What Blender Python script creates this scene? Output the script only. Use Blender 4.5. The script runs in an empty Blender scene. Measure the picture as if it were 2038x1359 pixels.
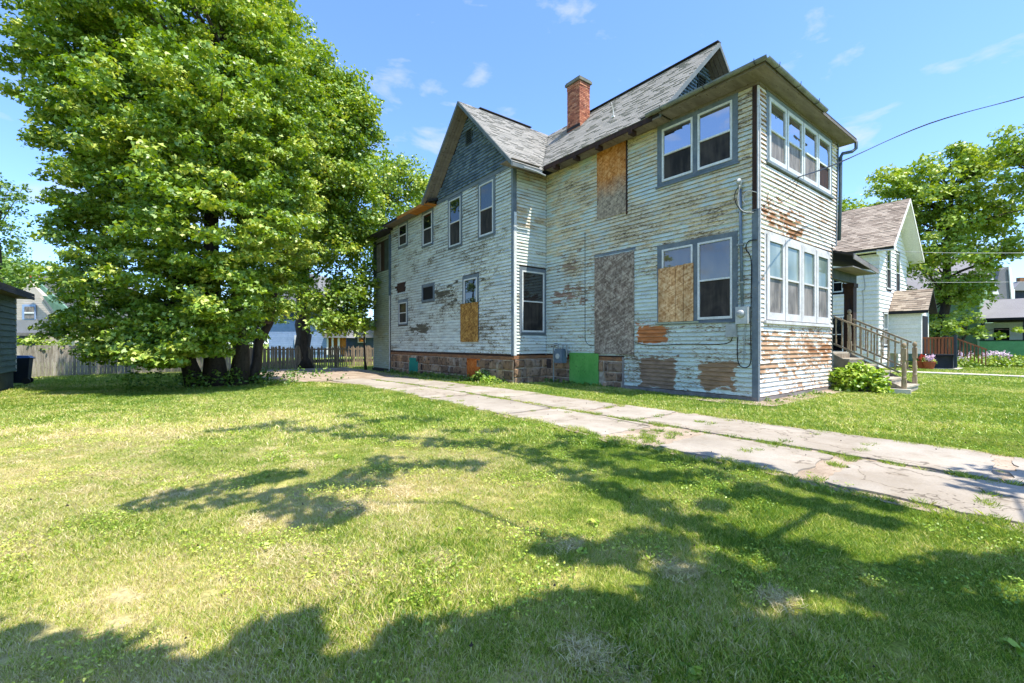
import bpy, math, random
import numpy as np
from mathutils import Vector, Matrix

S = bpy.context.scene
R = math.radians
rng = np.random.default_rng(7)
rnd = random.Random(11)

# ------------------------------------------------------------------ camera
# World axes: the old house's front wall lies on y=0 and its long side wall on x=0.
CAM = Vector((-11.4987, -5.0263, 1.45))
cam_d = bpy.data.cameras.new('camera')
cam = bpy.data.objects.new('camera', cam_d)
S.collection.objects.link(cam)
cam.location = CAM
cam.rotation_euler = (R(90), 0, R(-37.62))
cam_d.sensor_width = 36
cam_d.lens = 15.72
cam_d.shift_y = 0.0015
cam_d.clip_start = 0.05
cam_d.clip_end = 3000
S.camera = cam
AX_R = Vector((.7921, -.6104, 0)); AX_F = Vector((.6104, .7921, 0))

def along(u, v, D):
    """point at depth D metres in front of the camera position along the sight line of photo pixel (u, v)"""
    return CAM + (AX_F + AX_R * ((u - 1019) / 890) + Vector((0, 0, (682.6 - v) / 890))) * D

# ------------------------------------------------------------------ sky, sun, exposure
SUN = Vector((0.11, -0.40, 1.0)).normalized()
SUN_EL = math.asin(SUN.z)
W = bpy.data.worlds.new('World'); S.world = W; W.use_nodes = True
wn = W.node_tree; wn.nodes.clear()
w_out = wn.nodes.new('ShaderNodeOutputWorld'); w_bg = wn.nodes.new('ShaderNodeBackground')
w_sky = wn.nodes.new('ShaderNodeTexSky'); w_sky.sky_type = 'NISHITA'; w_sky.sun_disc = False
w_sky.sun_elevation = SUN_EL; w_sky.sun_rotation = math.atan2(SUN.x, SUN.y)
w_sky.air_density = 1.0; w_sky.dust_density = 0.4; w_sky.ozone_density = 4.0
w_bg.inputs['Strength'].default_value = 0.125
w_tc = wn.nodes.new('ShaderNodeTexCoord')
w_map = wn.nodes.new('ShaderNodeMapping'); w_map.inputs['Scale'].default_value = (1.0, 1.0, 2.6)
w_map.inputs['Location'].default_value = (3.1, 1.7, 0.4)
wn.links.new(w_tc.outputs['Generated'], w_map.inputs['Vector'])
w_no = wn.nodes.new('ShaderNodeTexNoise'); w_no.inputs['Scale'].default_value = 7.5
w_no.inputs['Detail'].default_value = 7; w_no.inputs['Roughness'].default_value = .55; w_no.inputs['Distortion'].default_value = .3
wn.links.new(w_map.outputs[0], w_no.inputs['Vector'])
w_rp = wn.nodes.new('ShaderNodeMapRange'); w_rp.inputs['From Min'].default_value = .56; w_rp.inputs['From Max'].default_value = .76
w_rp.inputs['To Max'].default_value = .8
wn.links.new(w_no.outputs['Fac'], w_rp.inputs['Value'])
w_mx = wn.nodes.new('ShaderNodeMix'); w_mx.data_type = 'RGBA'
wn.links.new(w_rp.outputs[0], w_mx.inputs['Factor'])
w_tint = wn.nodes.new('ShaderNodeMix'); w_tint.data_type = 'RGBA'; w_tint.blend_type = 'MULTIPLY'; w_tint.inputs['Factor'].default_value = 1
wn.links.new(w_sky.outputs[0], w_tint.inputs['A']); w_tint.inputs['B'].default_value = (.68, .80, 1.0, 1)
wn.links.new(w_tint.outputs['Result'], w_mx.inputs['A']); w_mx.inputs['B'].default_value = (2.3, 2.45, 2.75, 1)
wn.links.new(w_mx.outputs['Result'], w_bg.inputs['Color'])
wn.links.new(w_bg.outputs[0], w_out.inputs['Surface'])

sl = bpy.data.lights.new('sun', 'SUN'); sl.energy = 3.0; sl.angle = R(.53); sl.color = (1, .95, .87)
so = bpy.data.objects.new('sun', sl); S.collection.objects.link(so)
so.rotation_euler = SUN.to_track_quat('Z', 'Y').to_euler(); so.location = (0, -30, 60)

S.view_settings.view_transform = 'Standard'; S.view_settings.look = 'None'
S.view_settings.exposure = 1.65; S.view_settings.gamma = 1.0; S.view_settings.use_curve_mapping = False
S.render.engine = 'CYCLES'
S.cycles.max_bounces = 7; S.cycles.diffuse_bounces = 4; S.cycles.glossy_bounces = 3
S.cycles.transparent_max_bounces = 6; S.cycles.use_denoising = True

# ------------------------------------------------------------------ helpers: objects
COL = S.collection
def empty(name, loc=(0, 0, 0), parent=None):
    o = bpy.data.objects.new(name, None); COL.objects.link(o); o.empty_display_size = .2
    o.location = loc
    if parent: o.parent = parent
    return o
def tag(o, label=None, cat=None, group=None, kind=None):
    if label: o['label'] = label
    if cat: o['category'] = cat
    if group: o['group'] = group
    if kind: o['kind'] = kind
    return o
def wloc(o):
    v = Vector((0, 0, 0))
    while o is not None:
        v += o.location; o = o.parent
    return v
def link(name, me, parent=None, loc=(0, 0, 0), rot=None):
    """loc is a world position; no thing's empty is rotated"""
    o = bpy.data.objects.new(name, me); COL.objects.link(o)
    loc = Vector(loc)
    if parent is not None:
        o.parent = parent; loc = loc - wloc(parent)
    o.location = loc
    if rot: o.rotation_euler = rot
    return o
class MB:
    """collects world-space geometry and links it as one mesh"""
    def __init__(s): s.v = []; s.f = []; s.m = []
    def add(s, vs, fs, mi=0):
        n = len(s.v); s.v += [tuple(p) for p in vs]; s.f += [tuple(i + n for i in f) for f in fs]; s.m += [mi] * len(fs); return s
    def box(s, x0, x1, y0, y1, z0, z1, mi=0):
        v = [(x, y, z) for z in (z0, z1) for y in (y0, y1) for x in (x0, x1)]
        return s.add(v, [(0, 2, 3, 1), (4, 5, 7, 6), (0, 1, 5, 4), (2, 6, 7, 3), (0, 4, 6, 2), (1, 3, 7, 5)], mi)
    def beam(s, a, b, w, h, mi=0, up=(0, 0, 1)):
        a = Vector(a); b = Vector(b); d = (b - a).normalized(); up = Vector(up)
        r = d.cross(up)
        if r.length < 1e-4: r = d.cross(Vector((1, 0, 0)))
        r.normalize(); u = r.cross(d)
        v = [p + r * (i * w / 2) + u * (j * h / 2) for p in (a, b) for j in (-1, 1) for i in (-1, 1)]
        return s.add(v, [(0, 2, 3, 1), (4, 5, 7, 6), (0, 1, 5, 4), (2, 6, 7, 3), (0, 4, 6, 2), (1, 3, 7, 5)], mi)
    def prism(s, poly, d, mi=0):
        """poly: list of 3-D points, extruded by vector d"""
        n = len(poly); d = Vector(d); p = [Vector(q) for q in poly]
        return s.add(p + [q + d for q in p], [tuple(range(n))[::-1], tuple(range(n, 2 * n))] + [(i, (i + 1) % n, n + (i + 1) % n, n + i) for i in range(n)], mi)
    def quad(s, a, b, c, d, mi=0): return s.add([a, b, c, d], [(0, 1, 2, 3)], mi)
    def tube(s, pts, r, n=8, mi=0, cap=True):
        pts = [Vector(p) for p in pts]; rr = r if isinstance(r, (list, tuple)) else [r] * len(pts)
        vs = []; fs = []; pr = None
        for i, p in enumerate(pts):
            d = (pts[min(i + 1, len(pts) - 1)] - pts[max(i - 1, 0)]).normalized()
            if pr is None:
                pr = d.orthogonal().normalized()
            else:
                pr = (pr - d * pr.dot(d)); pr = pr.normalized() if pr.length > 1e-6 else d.orthogonal().normalized()
            q = d.cross(pr)
            for k in range(n):
                a = 2 * math.pi * k / n
                vs.append(p + (pr * math.cos(a) + q * math.sin(a)) * rr[i])
        for i in range(len(pts) - 1):
            for k in range(n):
                fs.append((i * n + k, i * n + (k + 1) % n, (i + 1) * n + (k + 1) % n, (i + 1) * n + k))
        if cap:
            fs.append(tuple(range(n))[::-1]); fs.append(tuple(range((len(pts) - 1) * n, len(pts) * n)))
        return s.add(vs, fs, mi)
    def lathe(s, c, prof, n=12, mi=0):
        """prof: (radius, z) pairs about the vertical through c"""
        return s.tube_rings([(Vector(c) + Vector((0, 0, z)), r) for r, z in prof], n, mi)
    def tube_rings(s, rings, n, mi):
        vs = []; fs = []
        for p, r in rings:
            for k in range(n):
                a = 2 * math.pi * k / n; vs.append(p + Vector((math.cos(a) * r, math.sin(a) * r, 0)))
        for i in range(len(rings) - 1):
            for k in range(n):
                fs.append((i * n + k, i * n + (k + 1) % n, (i + 1) * n + (k + 1) % n, (i + 1) * n + k))
        fs.append(tuple(range(n))[::-1]); fs.append(tuple(range((len(rings) - 1) * n, len(rings) * n)))
        return s.add(vs, fs, mi)
    def mesh(s, name, mats, smooth=False, at=None):
        me = bpy.data.meshes.new(name)
        v = s.v if at is None else [(p[0] - at[0], p[1] - at[1], p[2] - at[2]) for p in s.v]
        me.from_pydata(v, [], s.f)
        for m in (mats if isinstance(mats, (list, tuple)) else [mats]): me.materials.append(m)
        if len(me.materials) > 1: me.polygons.foreach_set('material_index', s.m)
        if smooth: me.polygons.foreach_set('use_smooth', [True] * len(s.f))
        me.update(); return me
    def build(s, name, mats, parent=None, smooth=False):
        c = np.array(s.v).mean(0); c = (float(c[0]), float(c[1]), float(min(p[2] for p in s.v)))
        return link(name, s.mesh(name, mats, smooth, at=c), parent, c)

def np_mesh(name, V, n_per_face, nfaces, mats, rndattr=None, loops=None):
    """all faces have n_per_face vertices; V is (nfaces*n_per_face, 3) unless loops are given"""
    me = bpy.data.meshes.new(name)
    V = np.ascontiguousarray(V, dtype=np.float32)
    me.vertices.add(len(V)); me.vertices.foreach_set('co', V.ravel())
    L = np.arange(nfaces * n_per_face, dtype=np.int32) if loops is None else np.ascontiguousarray(loops, dtype=np.int32).ravel()
    me.loops.add(len(L)); me.loops.foreach_set('vertex_index', L)
    me.polygons.add(nfaces)
    me.polygons.foreach_set('loop_start', np.arange(0, nfaces * n_per_face, n_per_face, dtype=np.int32))
    for m in (mats if isinstance(mats, (list, tuple)) else [mats]): me.materials.append(m)
    me.update(calc_edges=True)
    if rndattr is not None:
        a = me.attributes.new('rnd', 'FLOAT', 'FACE'); a.data.foreach_set('value', np.ascontiguousarray(rndattr, dtype=np.float32))
    return me

# ------------------------------------------------------------------ helpers: materials
class NT:
    def __init__(s, name):
        s.mat = bpy.data.materials.new(name); s.mat.use_nodes = True
        s.t = s.mat.node_tree; s.t.nodes.clear()
        s.out = s.t.nodes.new('ShaderNodeOutputMaterial'); s._pos = None
    def n(s, typ, **kw):
        nd = s.t.nodes.new(typ)
        for k, v in kw.items(): setattr(nd, k, v)
        return nd
    def put(s, sock, v):
        if isinstance(v, bpy.types.NodeSocket): s.t.links.new(v, sock)
        elif isinstance(v, (tuple, list)) and sock.type == 'RGBA' and len(v) == 3: sock.default_value = (*v, 1)
        else: sock.default_value = v
    def m(s, op, a, b=0.0, c=0.0, clamp=False):
        nd = s.n('ShaderNodeMath', operation=op, use_clamp=clamp)
        s.put(nd.inputs[0], a); s.put(nd.inputs[1], b); s.put(nd.inputs[2], c); return nd.outputs[0]
    def pos(s):
        if s._pos is None: s._pos = s.n('ShaderNodeNewGeometry').outputs['Position']
        return s._pos
    def xyz(s, v=None):
        nd = s.n('ShaderNodeSeparateXYZ'); s.put(nd.inputs[0], v or s.pos()); return nd.outputs
    def sc(s, scale, loc=(0, 0, 0), v=None, rot=(0, 0, 0)):
        nd = s.n('ShaderNodeMapping'); nd.inputs['Scale'].default_value = scale; nd.inputs['Location'].default_value = loc
        nd.inputs['Rotation'].default_value = rot
        s.put(nd.inputs['Vector'], v or s.pos()); return nd.outputs[0]
    def noise(s, vec, scale=1.0, detail=4.0, rough=.55, dist=0.0):
        nd = s.n('ShaderNodeTexNoise'); s.put(nd.inputs['Vector'], vec); nd.inputs['Scale'].default_value = scale
        nd.inputs['Detail'].default_value = detail; nd.inputs['Roughness'].default_value = rough; nd.inputs['Distortion'].default_value = dist
        return nd.outputs['Fac']
    def voro(s, vec, scale=1.0, out='Color', feat='F1', rand=1.0):
        nd = s.n('ShaderNodeTexVoronoi', feature=feat); s.put(nd.inputs['Vector'], vec); nd.inputs['Scale'].default_value = scale
        nd.inputs['Randomness'].default_value = rand
        return nd.outputs[out]
    def ramp(s, v, a, b, lo=0.0, hi=1.0):
        nd = s.n('ShaderNodeMapRange'); s.put(nd.inputs['Value'], v)
        s.put(nd.inputs['From Min'], a); s.put(nd.inputs['From Max'], b); s.put(nd.inputs['To Min'], lo); s.put(nd.inputs['To Max'], hi)
        return nd.outputs[0]
    def mix(s, f, a, b, blend='MIX'):
        nd = s.n('ShaderNodeMix', data_type='RGBA', blend_type=blend, clamp_factor=True)
        s.put(nd.inputs['Factor'], f); s.put(nd.inputs['A'], a); s.put(nd.inputs['B'], b); return nd.outputs['Result']
    def cramp(s, v, stops):
        nd = s.n('ShaderNodeValToRGB'); s.put(nd.inputs[0], v); e = nd.color_ramp.elements
        while len(e) < len(stops): e.new(.5)
        for i, (p, c) in enumerate(stops): e[i].position = p; e[i].color = (*c, 1)
        return nd.outputs[0]
    def objrnd(s): return s.n('ShaderNodeObjectInfo').outputs['Random']
    def hsv(s, c, h=.5, sat=1.0, val=1.0):
        nd = s.n('ShaderNodeHueSaturation'); s.put(nd.inputs['Hue'], h); s.put(nd.inputs['Saturation'], sat); s.put(nd.inputs['Value'], val); s.put(nd.inputs['Color'], c)
        return nd.outputs[0]
    def finish(s, color, rough=.8, bump=None, bstr=.3, bdist=.01, spec=.3, metal=0.0, **kw):
        p = s.n('ShaderNodeBsdfPrincipled'); s.put(p.inputs['Base Color'], color); s.put(p.inputs['Roughness'], rough)
        p.inputs['Specular IOR Level'].default_value = spec; p.inputs['Metallic'].default_value = metal
        for k, v in kw.items(): s.put(p.inputs[k], v)
        if bump is not None:
            b = s.n('ShaderNodeBump'); b.inputs['Strength'].default_value = bstr; b.inputs['Distance'].default_value = bdist
            s.put(b.inputs['Height'], bump); s.t.links.new(b.outputs[0], p.inputs['Normal'])
        s.t.links.new(p.outputs[0], s.out.inputs[0]); return s.mat

def lin(r, g, b):
    f = lambda c: ((c / 255 + .055) / 1.055) ** 2.4 if c > 10 else c / 255 / 12.92
    return (f(r), f(g), f(b))

def weathered(name, col, col2, scale=(3, 3, 3), rough=.75, chips=None, chip_t=.62, spec=.25, rvar=.15, fine=14):
    t = NT(name)
    n1 = t.noise(t.sc(scale), 1.0, 5); n2 = t.noise(t.sc((scale[0] * 6, scale[1] * 6, scale[2] * 6)), 1.0, 4)
    c = t.mix(t.ramp(n1, .35, .7), col, col2)
    c = t.hsv(c, .5, 1.0, t.ramp(n2, .3, .7, .86, 1.1))
    c = t.hsv(c, .5, 1.0, t.ramp(t.objrnd(), 0, 1, 1 - rvar, 1 + rvar))
    if chips: c = t.mix(t.ramp(n2, chip_t, chip_t + .05), c, chips)
    return t.finish(c, rough, n2, .3, .004, spec)

PITCH = .1165
def siding(name, base, alt, alt_amt, chip, chip2, amt, patches=(), axis='y', zc=None, dark_t=.60, weather=None, pitch=PITCH):
    """painted clapboard: two paint colours, chips that gather along the lower board edges, bare-wood patches"""
    t = NT(name)
    X, Y, Z = t.xyz(); A = Y if axis == 'y' else X
    low = t.noise(t.sc((.45, .45, .9), (4, 2, 1)), 1.0, 4, .6)
    mid = t.noise(t.sc((2.2, 2.2, 9)), 1.0, 4, .6)
    hi = t.noise(t.sc((11, 11, 64)), 1.0, 4, .65)
    hi2 = t.noise(t.sc((28, 28, 90)), 1.0, 2, .5)
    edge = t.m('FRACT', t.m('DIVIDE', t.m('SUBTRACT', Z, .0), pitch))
    cq = t.n('ShaderNodeCombineXYZ'); t.put(cq.inputs[0], A); t.put(cq.inputs[1], t.m('MULTIPLY', t.m('FLOOR', t.m('DIVIDE', Z, pitch)), 7.31))
    bq = t.noise(t.sc((1.3, 1, 1), v=cq.outputs[0]), 1.0, 3, .6)       # differs from board to board
    # alternate coat showing
    am = t.m('ADD', t.m('MULTIPLY', low, .42), t.m('ADD', t.m('MULTIPLY', mid, .28), t.m('MULTIPLY', bq, .30)))
    if zc: am = t.m('ADD', am, t.ramp(Z, zc[0], zc[1], -.12, .06))
    f_alt = t.ramp(am, .56 - alt_amt, .62 - alt_amt)
    c = t.mix(f_alt, base, alt)
    blue = t.noise(t.sc((1.1, 1.1, 5), (9, 5, 3)), 1.0, 3)
    c = t.mix(t.ramp(blue, .56, .70, 0, .55), c, weather or lin(170, 192, 202))
    c = t.hsv(c, .5, 1.0, t.ramp(mid, .3, .7, .84, 1.12))
    c = t.hsv(c, .5, 1.0, t.ramp(t.objrnd(), 0, 1, .92, 1.07))
    stk = t.noise(t.sc((3.5, 3.5, 95), (2, 7, 1)), 1.0, 4, .65)
    c = t.mix(t.ramp(stk, .50, .66, 0, .42), c, chip)
    # chips
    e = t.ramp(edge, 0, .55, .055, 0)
    reg = t.ramp(low, .35, .68, -.05, .07)
    th = t.m('ADD', t.m('ADD', t.m('MULTIPLY', hi, .62), t.m('MULTIPLY', bq, .38)), t.m('ADD', e, reg))
    c = t.mix(t.ramp(th, dark_t - amt, dark_t - amt + .03), c, chip)
    c = t.mix(t.ramp(th, dark_t + .055 - amt, dark_t + .08 - amt), c, chip2)
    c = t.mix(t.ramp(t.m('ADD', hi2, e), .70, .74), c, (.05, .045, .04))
    grain = t.noise(t.sc((5, 5, 42)), 1.0, 4)
    for (a0, a1, z0, z1, col, soft) in patches:
        dx = t.m('SUBTRACT', t.m('ABSOLUTE', t.m('SUBTRACT', A, (a0 + a1) / 2)), (a1 - a0) / 2)
        dz = t.m('SUBTRACT', t.m('ABSOLUTE', t.m('SUBTRACT', Z, (z0 + z1) / 2)), (z1 - z0) / 2)
        d = t.m('MAXIMUM', dx, dz)
        nn = t.m('ADD', t.m('MULTIPLY', t.m('SUBTRACT', mid, .5), soft), t.m('ADD', t.m('MULTIPLY', t.m('SUBTRACT', hi, .5), soft * .5), t.m('MULTIPLY', t.m('SUBTRACT', bq, .5), soft * 1.3)))
        fm = t.ramp(t.m('ADD', d, nn), .0, .02, 1, 0)
        wc = t.mix(t.ramp(grain, .3, .7), tuple(k * .8 for k in col), tuple(min(1, k * 1.15) for k in col))
        wc = t.hsv(wc, .5, 1.0, t.ramp(mid, .3, .7, .7, 1.3))
        c = t.mix(fm, c, wc)
    c = t.mix(t.ramp(edge, .04, .12, .8, 0), c, tuple(.5 * (p + q) for p, q in zip(chip, chip2)))  # bare lower edge, darkened to paint in the shadow line under each board
    return t.finish(c, .78, t.m('ADD', hi, t.m('MULTIPLY', hi2, .5)), .5, .004, .2)

def osb(name, grade):
    """flakeboard: long flakes in many directions; grade = list of (pos, colour) from bottom to top of the sheet or None"""
    t = NT(name)
    cols = []
    ss = []
    for ang, scl in ((25, (1, 5, 22)), (80, (1, 5, 24)), (-40, (1, 5, 20))):
        v1 = t.n('ShaderNodeTexVoronoi'); t.put(v1.inputs['Vector'], t.sc(scl, v=t.sc((1, 1, 1), rot=(R(ang), 0, 0)))); v1.inputs['Scale'].default_value = 1.0
        ss.append(t.xyz(v1.outputs['Color'])[0])
    pick = t.noise(t.sc((1, 16, 16)), 1.0, 1)
    f = t.m('ADD', t.m('MULTIPLY', ss[0], .4), t.m('MULTIPLY', ss[1], t.ramp(pick, .4, .6, .1, .5))); f = t.m('ADD', f, t.m('MULTIPLY', ss[2], t.ramp(pick, .4, .6, .5, .1)))
    big = t.noise(t.sc((2, 2, 1.4)), 1.0, 4)
    a, b, cc = grade[:3]
    c = t.cramp(f, [(0.1, a), (.5, b), (.9, cc)])
    c = t.hsv(c, .5, 1, t.ramp(big, .3, .7, .75, 1.2))
    if len(grade) > 3:
        z0, z1, g = grade[3]
        Z = t.xyz()[2]
        w = t.ramp(t.m('ADD', Z, t.m('MULTIPLY', t.m('SUBTRACT', big, .5), .9)), z0, z1, 1, 0)
        gr = t.cramp(f, [(0.1, tuple(k * .45 for k in g)), (.5, g), (.9, tuple(min(1, k * 1.6) for k in g))])
        c = t.mix(w, c, gr)
    return t.finish(c, .85, f, .4, .003, .15)

M = {}
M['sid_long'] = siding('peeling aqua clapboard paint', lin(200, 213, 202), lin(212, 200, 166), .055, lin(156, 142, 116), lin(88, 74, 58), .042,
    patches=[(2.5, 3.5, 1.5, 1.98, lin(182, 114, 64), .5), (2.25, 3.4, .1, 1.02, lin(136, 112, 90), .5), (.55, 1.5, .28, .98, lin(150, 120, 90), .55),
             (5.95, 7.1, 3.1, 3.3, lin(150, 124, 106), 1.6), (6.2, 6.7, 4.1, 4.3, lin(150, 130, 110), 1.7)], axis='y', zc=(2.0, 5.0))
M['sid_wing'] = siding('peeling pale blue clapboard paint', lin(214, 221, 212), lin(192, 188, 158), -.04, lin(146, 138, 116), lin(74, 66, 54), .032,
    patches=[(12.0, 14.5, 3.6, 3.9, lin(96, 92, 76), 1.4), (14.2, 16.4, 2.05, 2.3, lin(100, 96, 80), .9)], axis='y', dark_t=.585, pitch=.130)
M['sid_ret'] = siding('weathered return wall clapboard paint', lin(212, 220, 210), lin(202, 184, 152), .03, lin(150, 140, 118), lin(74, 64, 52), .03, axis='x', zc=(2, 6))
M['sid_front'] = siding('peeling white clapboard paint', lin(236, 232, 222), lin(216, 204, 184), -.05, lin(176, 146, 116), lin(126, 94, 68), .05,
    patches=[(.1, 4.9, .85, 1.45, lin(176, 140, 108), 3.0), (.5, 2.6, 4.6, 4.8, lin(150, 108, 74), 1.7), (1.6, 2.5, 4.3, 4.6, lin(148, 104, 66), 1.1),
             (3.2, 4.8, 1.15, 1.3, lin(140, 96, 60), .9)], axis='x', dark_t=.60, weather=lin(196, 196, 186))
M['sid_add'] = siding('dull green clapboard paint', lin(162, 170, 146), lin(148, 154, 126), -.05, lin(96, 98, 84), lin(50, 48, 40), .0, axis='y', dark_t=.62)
M['trim'] = weathered('slate blue trim paint', lin(98, 110, 118), lin(120, 130, 134), chips=lin(120, 108, 88), chip_t=.66)
M['trim_dark'] = weathered('dark green grey trim paint', lin(56, 64, 60), lin(74, 82, 76), chips=lin(96, 84, 66), chip_t=.68)
M['rake'] = weathered('grey rake board paint', lin(96, 106, 108), lin(120, 124, 120), chips=lin(60, 56, 50), chip_t=.66)
M['white_frame'] = weathered('white window frame paint', lin(216, 218, 214), lin(196, 198, 190), rough=.5, rvar=.04)
M['old_white'] = weathered('old chalky white frame paint', lin(205, 203, 200), lin(180, 176, 172), chips=lin(120, 110, 100), chip_t=.68, rvar=.05)
M['soffit'] = weathered('grey peeling soffit boards', lin(112, 104, 96), lin(134, 126, 116), (1, 5, 5), chips=lin(64, 54, 44), chip_t=.6)
M['soffit_pale'] = weathered('pale stained soffit boards', lin(138, 132, 128), lin(108, 102, 96), (1, 5, 5), chips=lin(84, 76, 64), chip_t=.63)
M['bare_dark'] = weathered('bare dark weathered wood', lin(70, 48, 36), lin(42, 32, 28), (8, 8, 1.5), chips=lin(22, 18, 16), chip_t=.6)
M['bare_orange'] = weathered('bare orange wood', lin(190, 124, 50), lin(150, 96, 44), (2, 6, 6))
M['sill_beam'] = weathered('rotting brown sill beam', lin(150, 104, 68), lin(96, 74, 58), (3, 3, 14), chips=lin(190, 132, 80), chip_t=.60)
M['grey_wood'] = weathered('weathered grey brown wood', lin(148, 134, 112), lin(112, 100, 84), (9, 9, 2), chips=lin(72, 60, 48), chip_t=.64)
M['rail_wood'] = weathered('sun bleached rail wood', lin(164, 146, 118), lin(128, 108, 82), (12, 12, 2), chips=lin(80, 62, 44), chip_t=.64)
M['tread_wood'] = weathered('pale worn step wood', lin(176, 166, 146), lin(142, 130, 110), (3, 12, 12), chips=lin(96, 84, 68), chip_t=.66)
M['gutter'] = weathered('dull galvanised gutter metal', lin(120, 126, 118), lin(86, 92, 88), rough=.5, spec=.5, chips=lin(80, 66, 50), chip_t=.68)
M['downspout'] = weathered('slate painted downspout', lin(70, 88, 96), lin(90, 106, 112), rough=.5)
M['roof_deck'] = weathered('dark roof edge', lin(52, 50, 48), lin(36, 34, 33))
M['dark'] = weathered('dark interior', lin(22, 20, 20), lin(12, 12, 13), rvar=0)
M['black_rubber'] = weathered('black cable', lin(24, 26, 28), lin(34, 36, 36), rough=.5)
M['grey_cable'] = weathered('pale grey cable', lin(190, 190, 184), lin(150, 150, 146), rough=.5)
M['metal_grey'] = weathered('grey meter box metal', lin(176, 180, 176), lin(150, 154, 150), rough=.45, spec=.5)
M['galv'] = weathered('galvanised pipe', lin(150, 156, 150), lin(118, 124, 120), rough=.4, spec=.5)
M['pvc'] = weathered('grey conduit plastic', lin(96, 112, 124), lin(80, 94, 104), rough=.5)
M['green_board'] = weathered('bright green painted board', lin(84, 150, 66), lin(108, 168, 84), (2.5, 2.5, 1.2), chips=lin(58, 92, 46), chip_t=.62)
M['teal_board'] = weathered('teal painted board', lin(20, 116, 100), lin(30, 128, 108), (3, 3, 3))
M['orange_board'] = osb('orange stained flakeboard', (lin(150, 74, 28), lin(190, 100, 40), lin(206, 130, 66)))
M['osb_upper'] = osb('flakeboard orange above and grey below', (lin(150, 92, 40), lin(190, 126, 66), lin(208, 156, 100), (6.2, 6.9, lin(150, 136, 116))))
M['osb_grey'] = osb('silvered flakeboard', (lin(96, 82, 72), lin(134, 120, 106), lin(180, 168, 150)))
M['osb_new'] = osb('fresh tan flakeboard', (lin(150, 106, 66), lin(196, 152, 104), lin(222, 190, 146)))
M['osb_gold'] = osb('golden brown flakeboard', (lin(96, 66, 34), lin(158, 116, 58), lin(190, 152, 84)))

def glassy(name, deep, tint, amount, wav=.004):
    t = NT(name)
    n = t.noise(t.sc((1.2, 1.2, 1.2)), 1.0, 3); n2 = t.noise(t.sc((.7, .7, .4), (2, 7, 1)), 1.0, 3)
    c = t.mix(t.ramp(n2, .4, .62), deep, tint)
    d = t.n('ShaderNodeBsdfDiffuse'); t.put(d.inputs[0], c)
    g = t.n('ShaderNodeBsdfGlossy'); g.inputs['Roughness'].default_value = .015; g.inputs[0].default_value = (1, 1, 1, 1)
    b = t.n('ShaderNodeBump'); b.inputs['Strength'].default_value = .25; b.inputs['Distance'].default_value = wav; t.put(b.inputs['Height'], n)
    t.t.links.new(b.outputs[0], g.inputs['Normal'])
    mx = t.n('ShaderNodeMixShader'); fr = t.n('ShaderNodeLayerWeight'); fr.inputs['Blend'].default_value = .5
    t.put(mx.inputs[0], t.ramp(fr.outputs['Fresnel'], 0, 1, amount, min(1.0, amount * 2.2)))
    t.t.links.new(d.outputs[0], mx.inputs[1]); t.t.links.new(g.outputs[0], mx.inputs[2]); t.t.links.new(mx.outputs[0], t.out.inputs[0])
    return t.mat
M['glass'] = glassy('reflecting old window glass', lin(30, 34, 38), lin(66, 72, 76), .42)
M['glass_tree'] = glassy('window glass with tree reflection painted in', lin(26, 34, 26), lin(46, 58, 40), .09)  # dark green base colour stands in for mirrored trees; real mirroring is weak
M['glass_dim'] = glassy('dim window glass with curtain', lin(46, 42, 38), lin(112, 98, 74), .10)
M['glass_front'] = glassy('hazy greenish front window glass', lin(96, 112, 104), lin(150, 160, 150), .09)
M['glass_dark'] = glassy('dark window glass', lin(16, 18, 20), lin(34, 36, 36), .10)
def screen(name, a, b):
    t = NT(name); n = t.noise(t.sc((1.6, 1.6, .9), (1, 3, 5)), 1.0, 4, .6, 1.5)
    w = t.noise(t.sc((9, 9, 1.1)), 1.0, 3)
    c = t.mix(t.ramp(t.m('ADD', t.m('MULTIPLY', n, .6), t.m('MULTIPLY', w, .4)), .4, .62), a, b)
    return t.finish(c, .6, None, spec=.2)
M['screen_dark'] = screen('dark insect screen', lin(34, 32, 30), lin(68, 62, 56))
M['screen_grey'] = screen('dusty grey insect screen', lin(92, 88, 84), lin(150, 142, 134))

def shingle_mat(name, cols, s):
    t = NT(name)
    r = t.n('ShaderNodeNewGeometry').outputs['Random Per Island']
    rr = t.m('FRACT', t.m('ADD', r, t.objrnd()))
    c = t.cramp(rr, [(0, cols[0]), (.5, cols[1]), (1, cols[2])])
    n = t.noise(t.sc((1.2, 1.2, 1.2)), 1.0, 5); g = t.noise(t.sc((160, 160, 160)), 1.0, 2)
    c = t.hsv(c, .5, 1, t.ramp(n, .3, .7, .94, 1.06)); c = t.hsv(c, .5, 1, t.ramp(g, .3, .7, .75, 1.2))
    return t.finish(c, .92, g, .5, .003, .15)
M['shingle'] = shingle_mat('grey asphalt shingle', [lin(138, 136, 128), lin(146, 143, 135), lin(155, 151, 142)], 1)
M['shingle_brown'] = shingle_mat('tan brown asphalt shingle', [lin(128, 114, 100), lin(150, 136, 120), lin(170, 156, 138)], 1)
M['shingle_far'] = shingle_mat('pale grey far shingle', [lin(120, 118, 120), lin(140, 138, 140), lin(156, 154, 158)], 1)
M['scale'] = shingle_mat('slate blue fish scale shingle', [lin(84, 102, 116), lin(106, 124, 138), lin(130, 148, 156)], 1)

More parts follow.
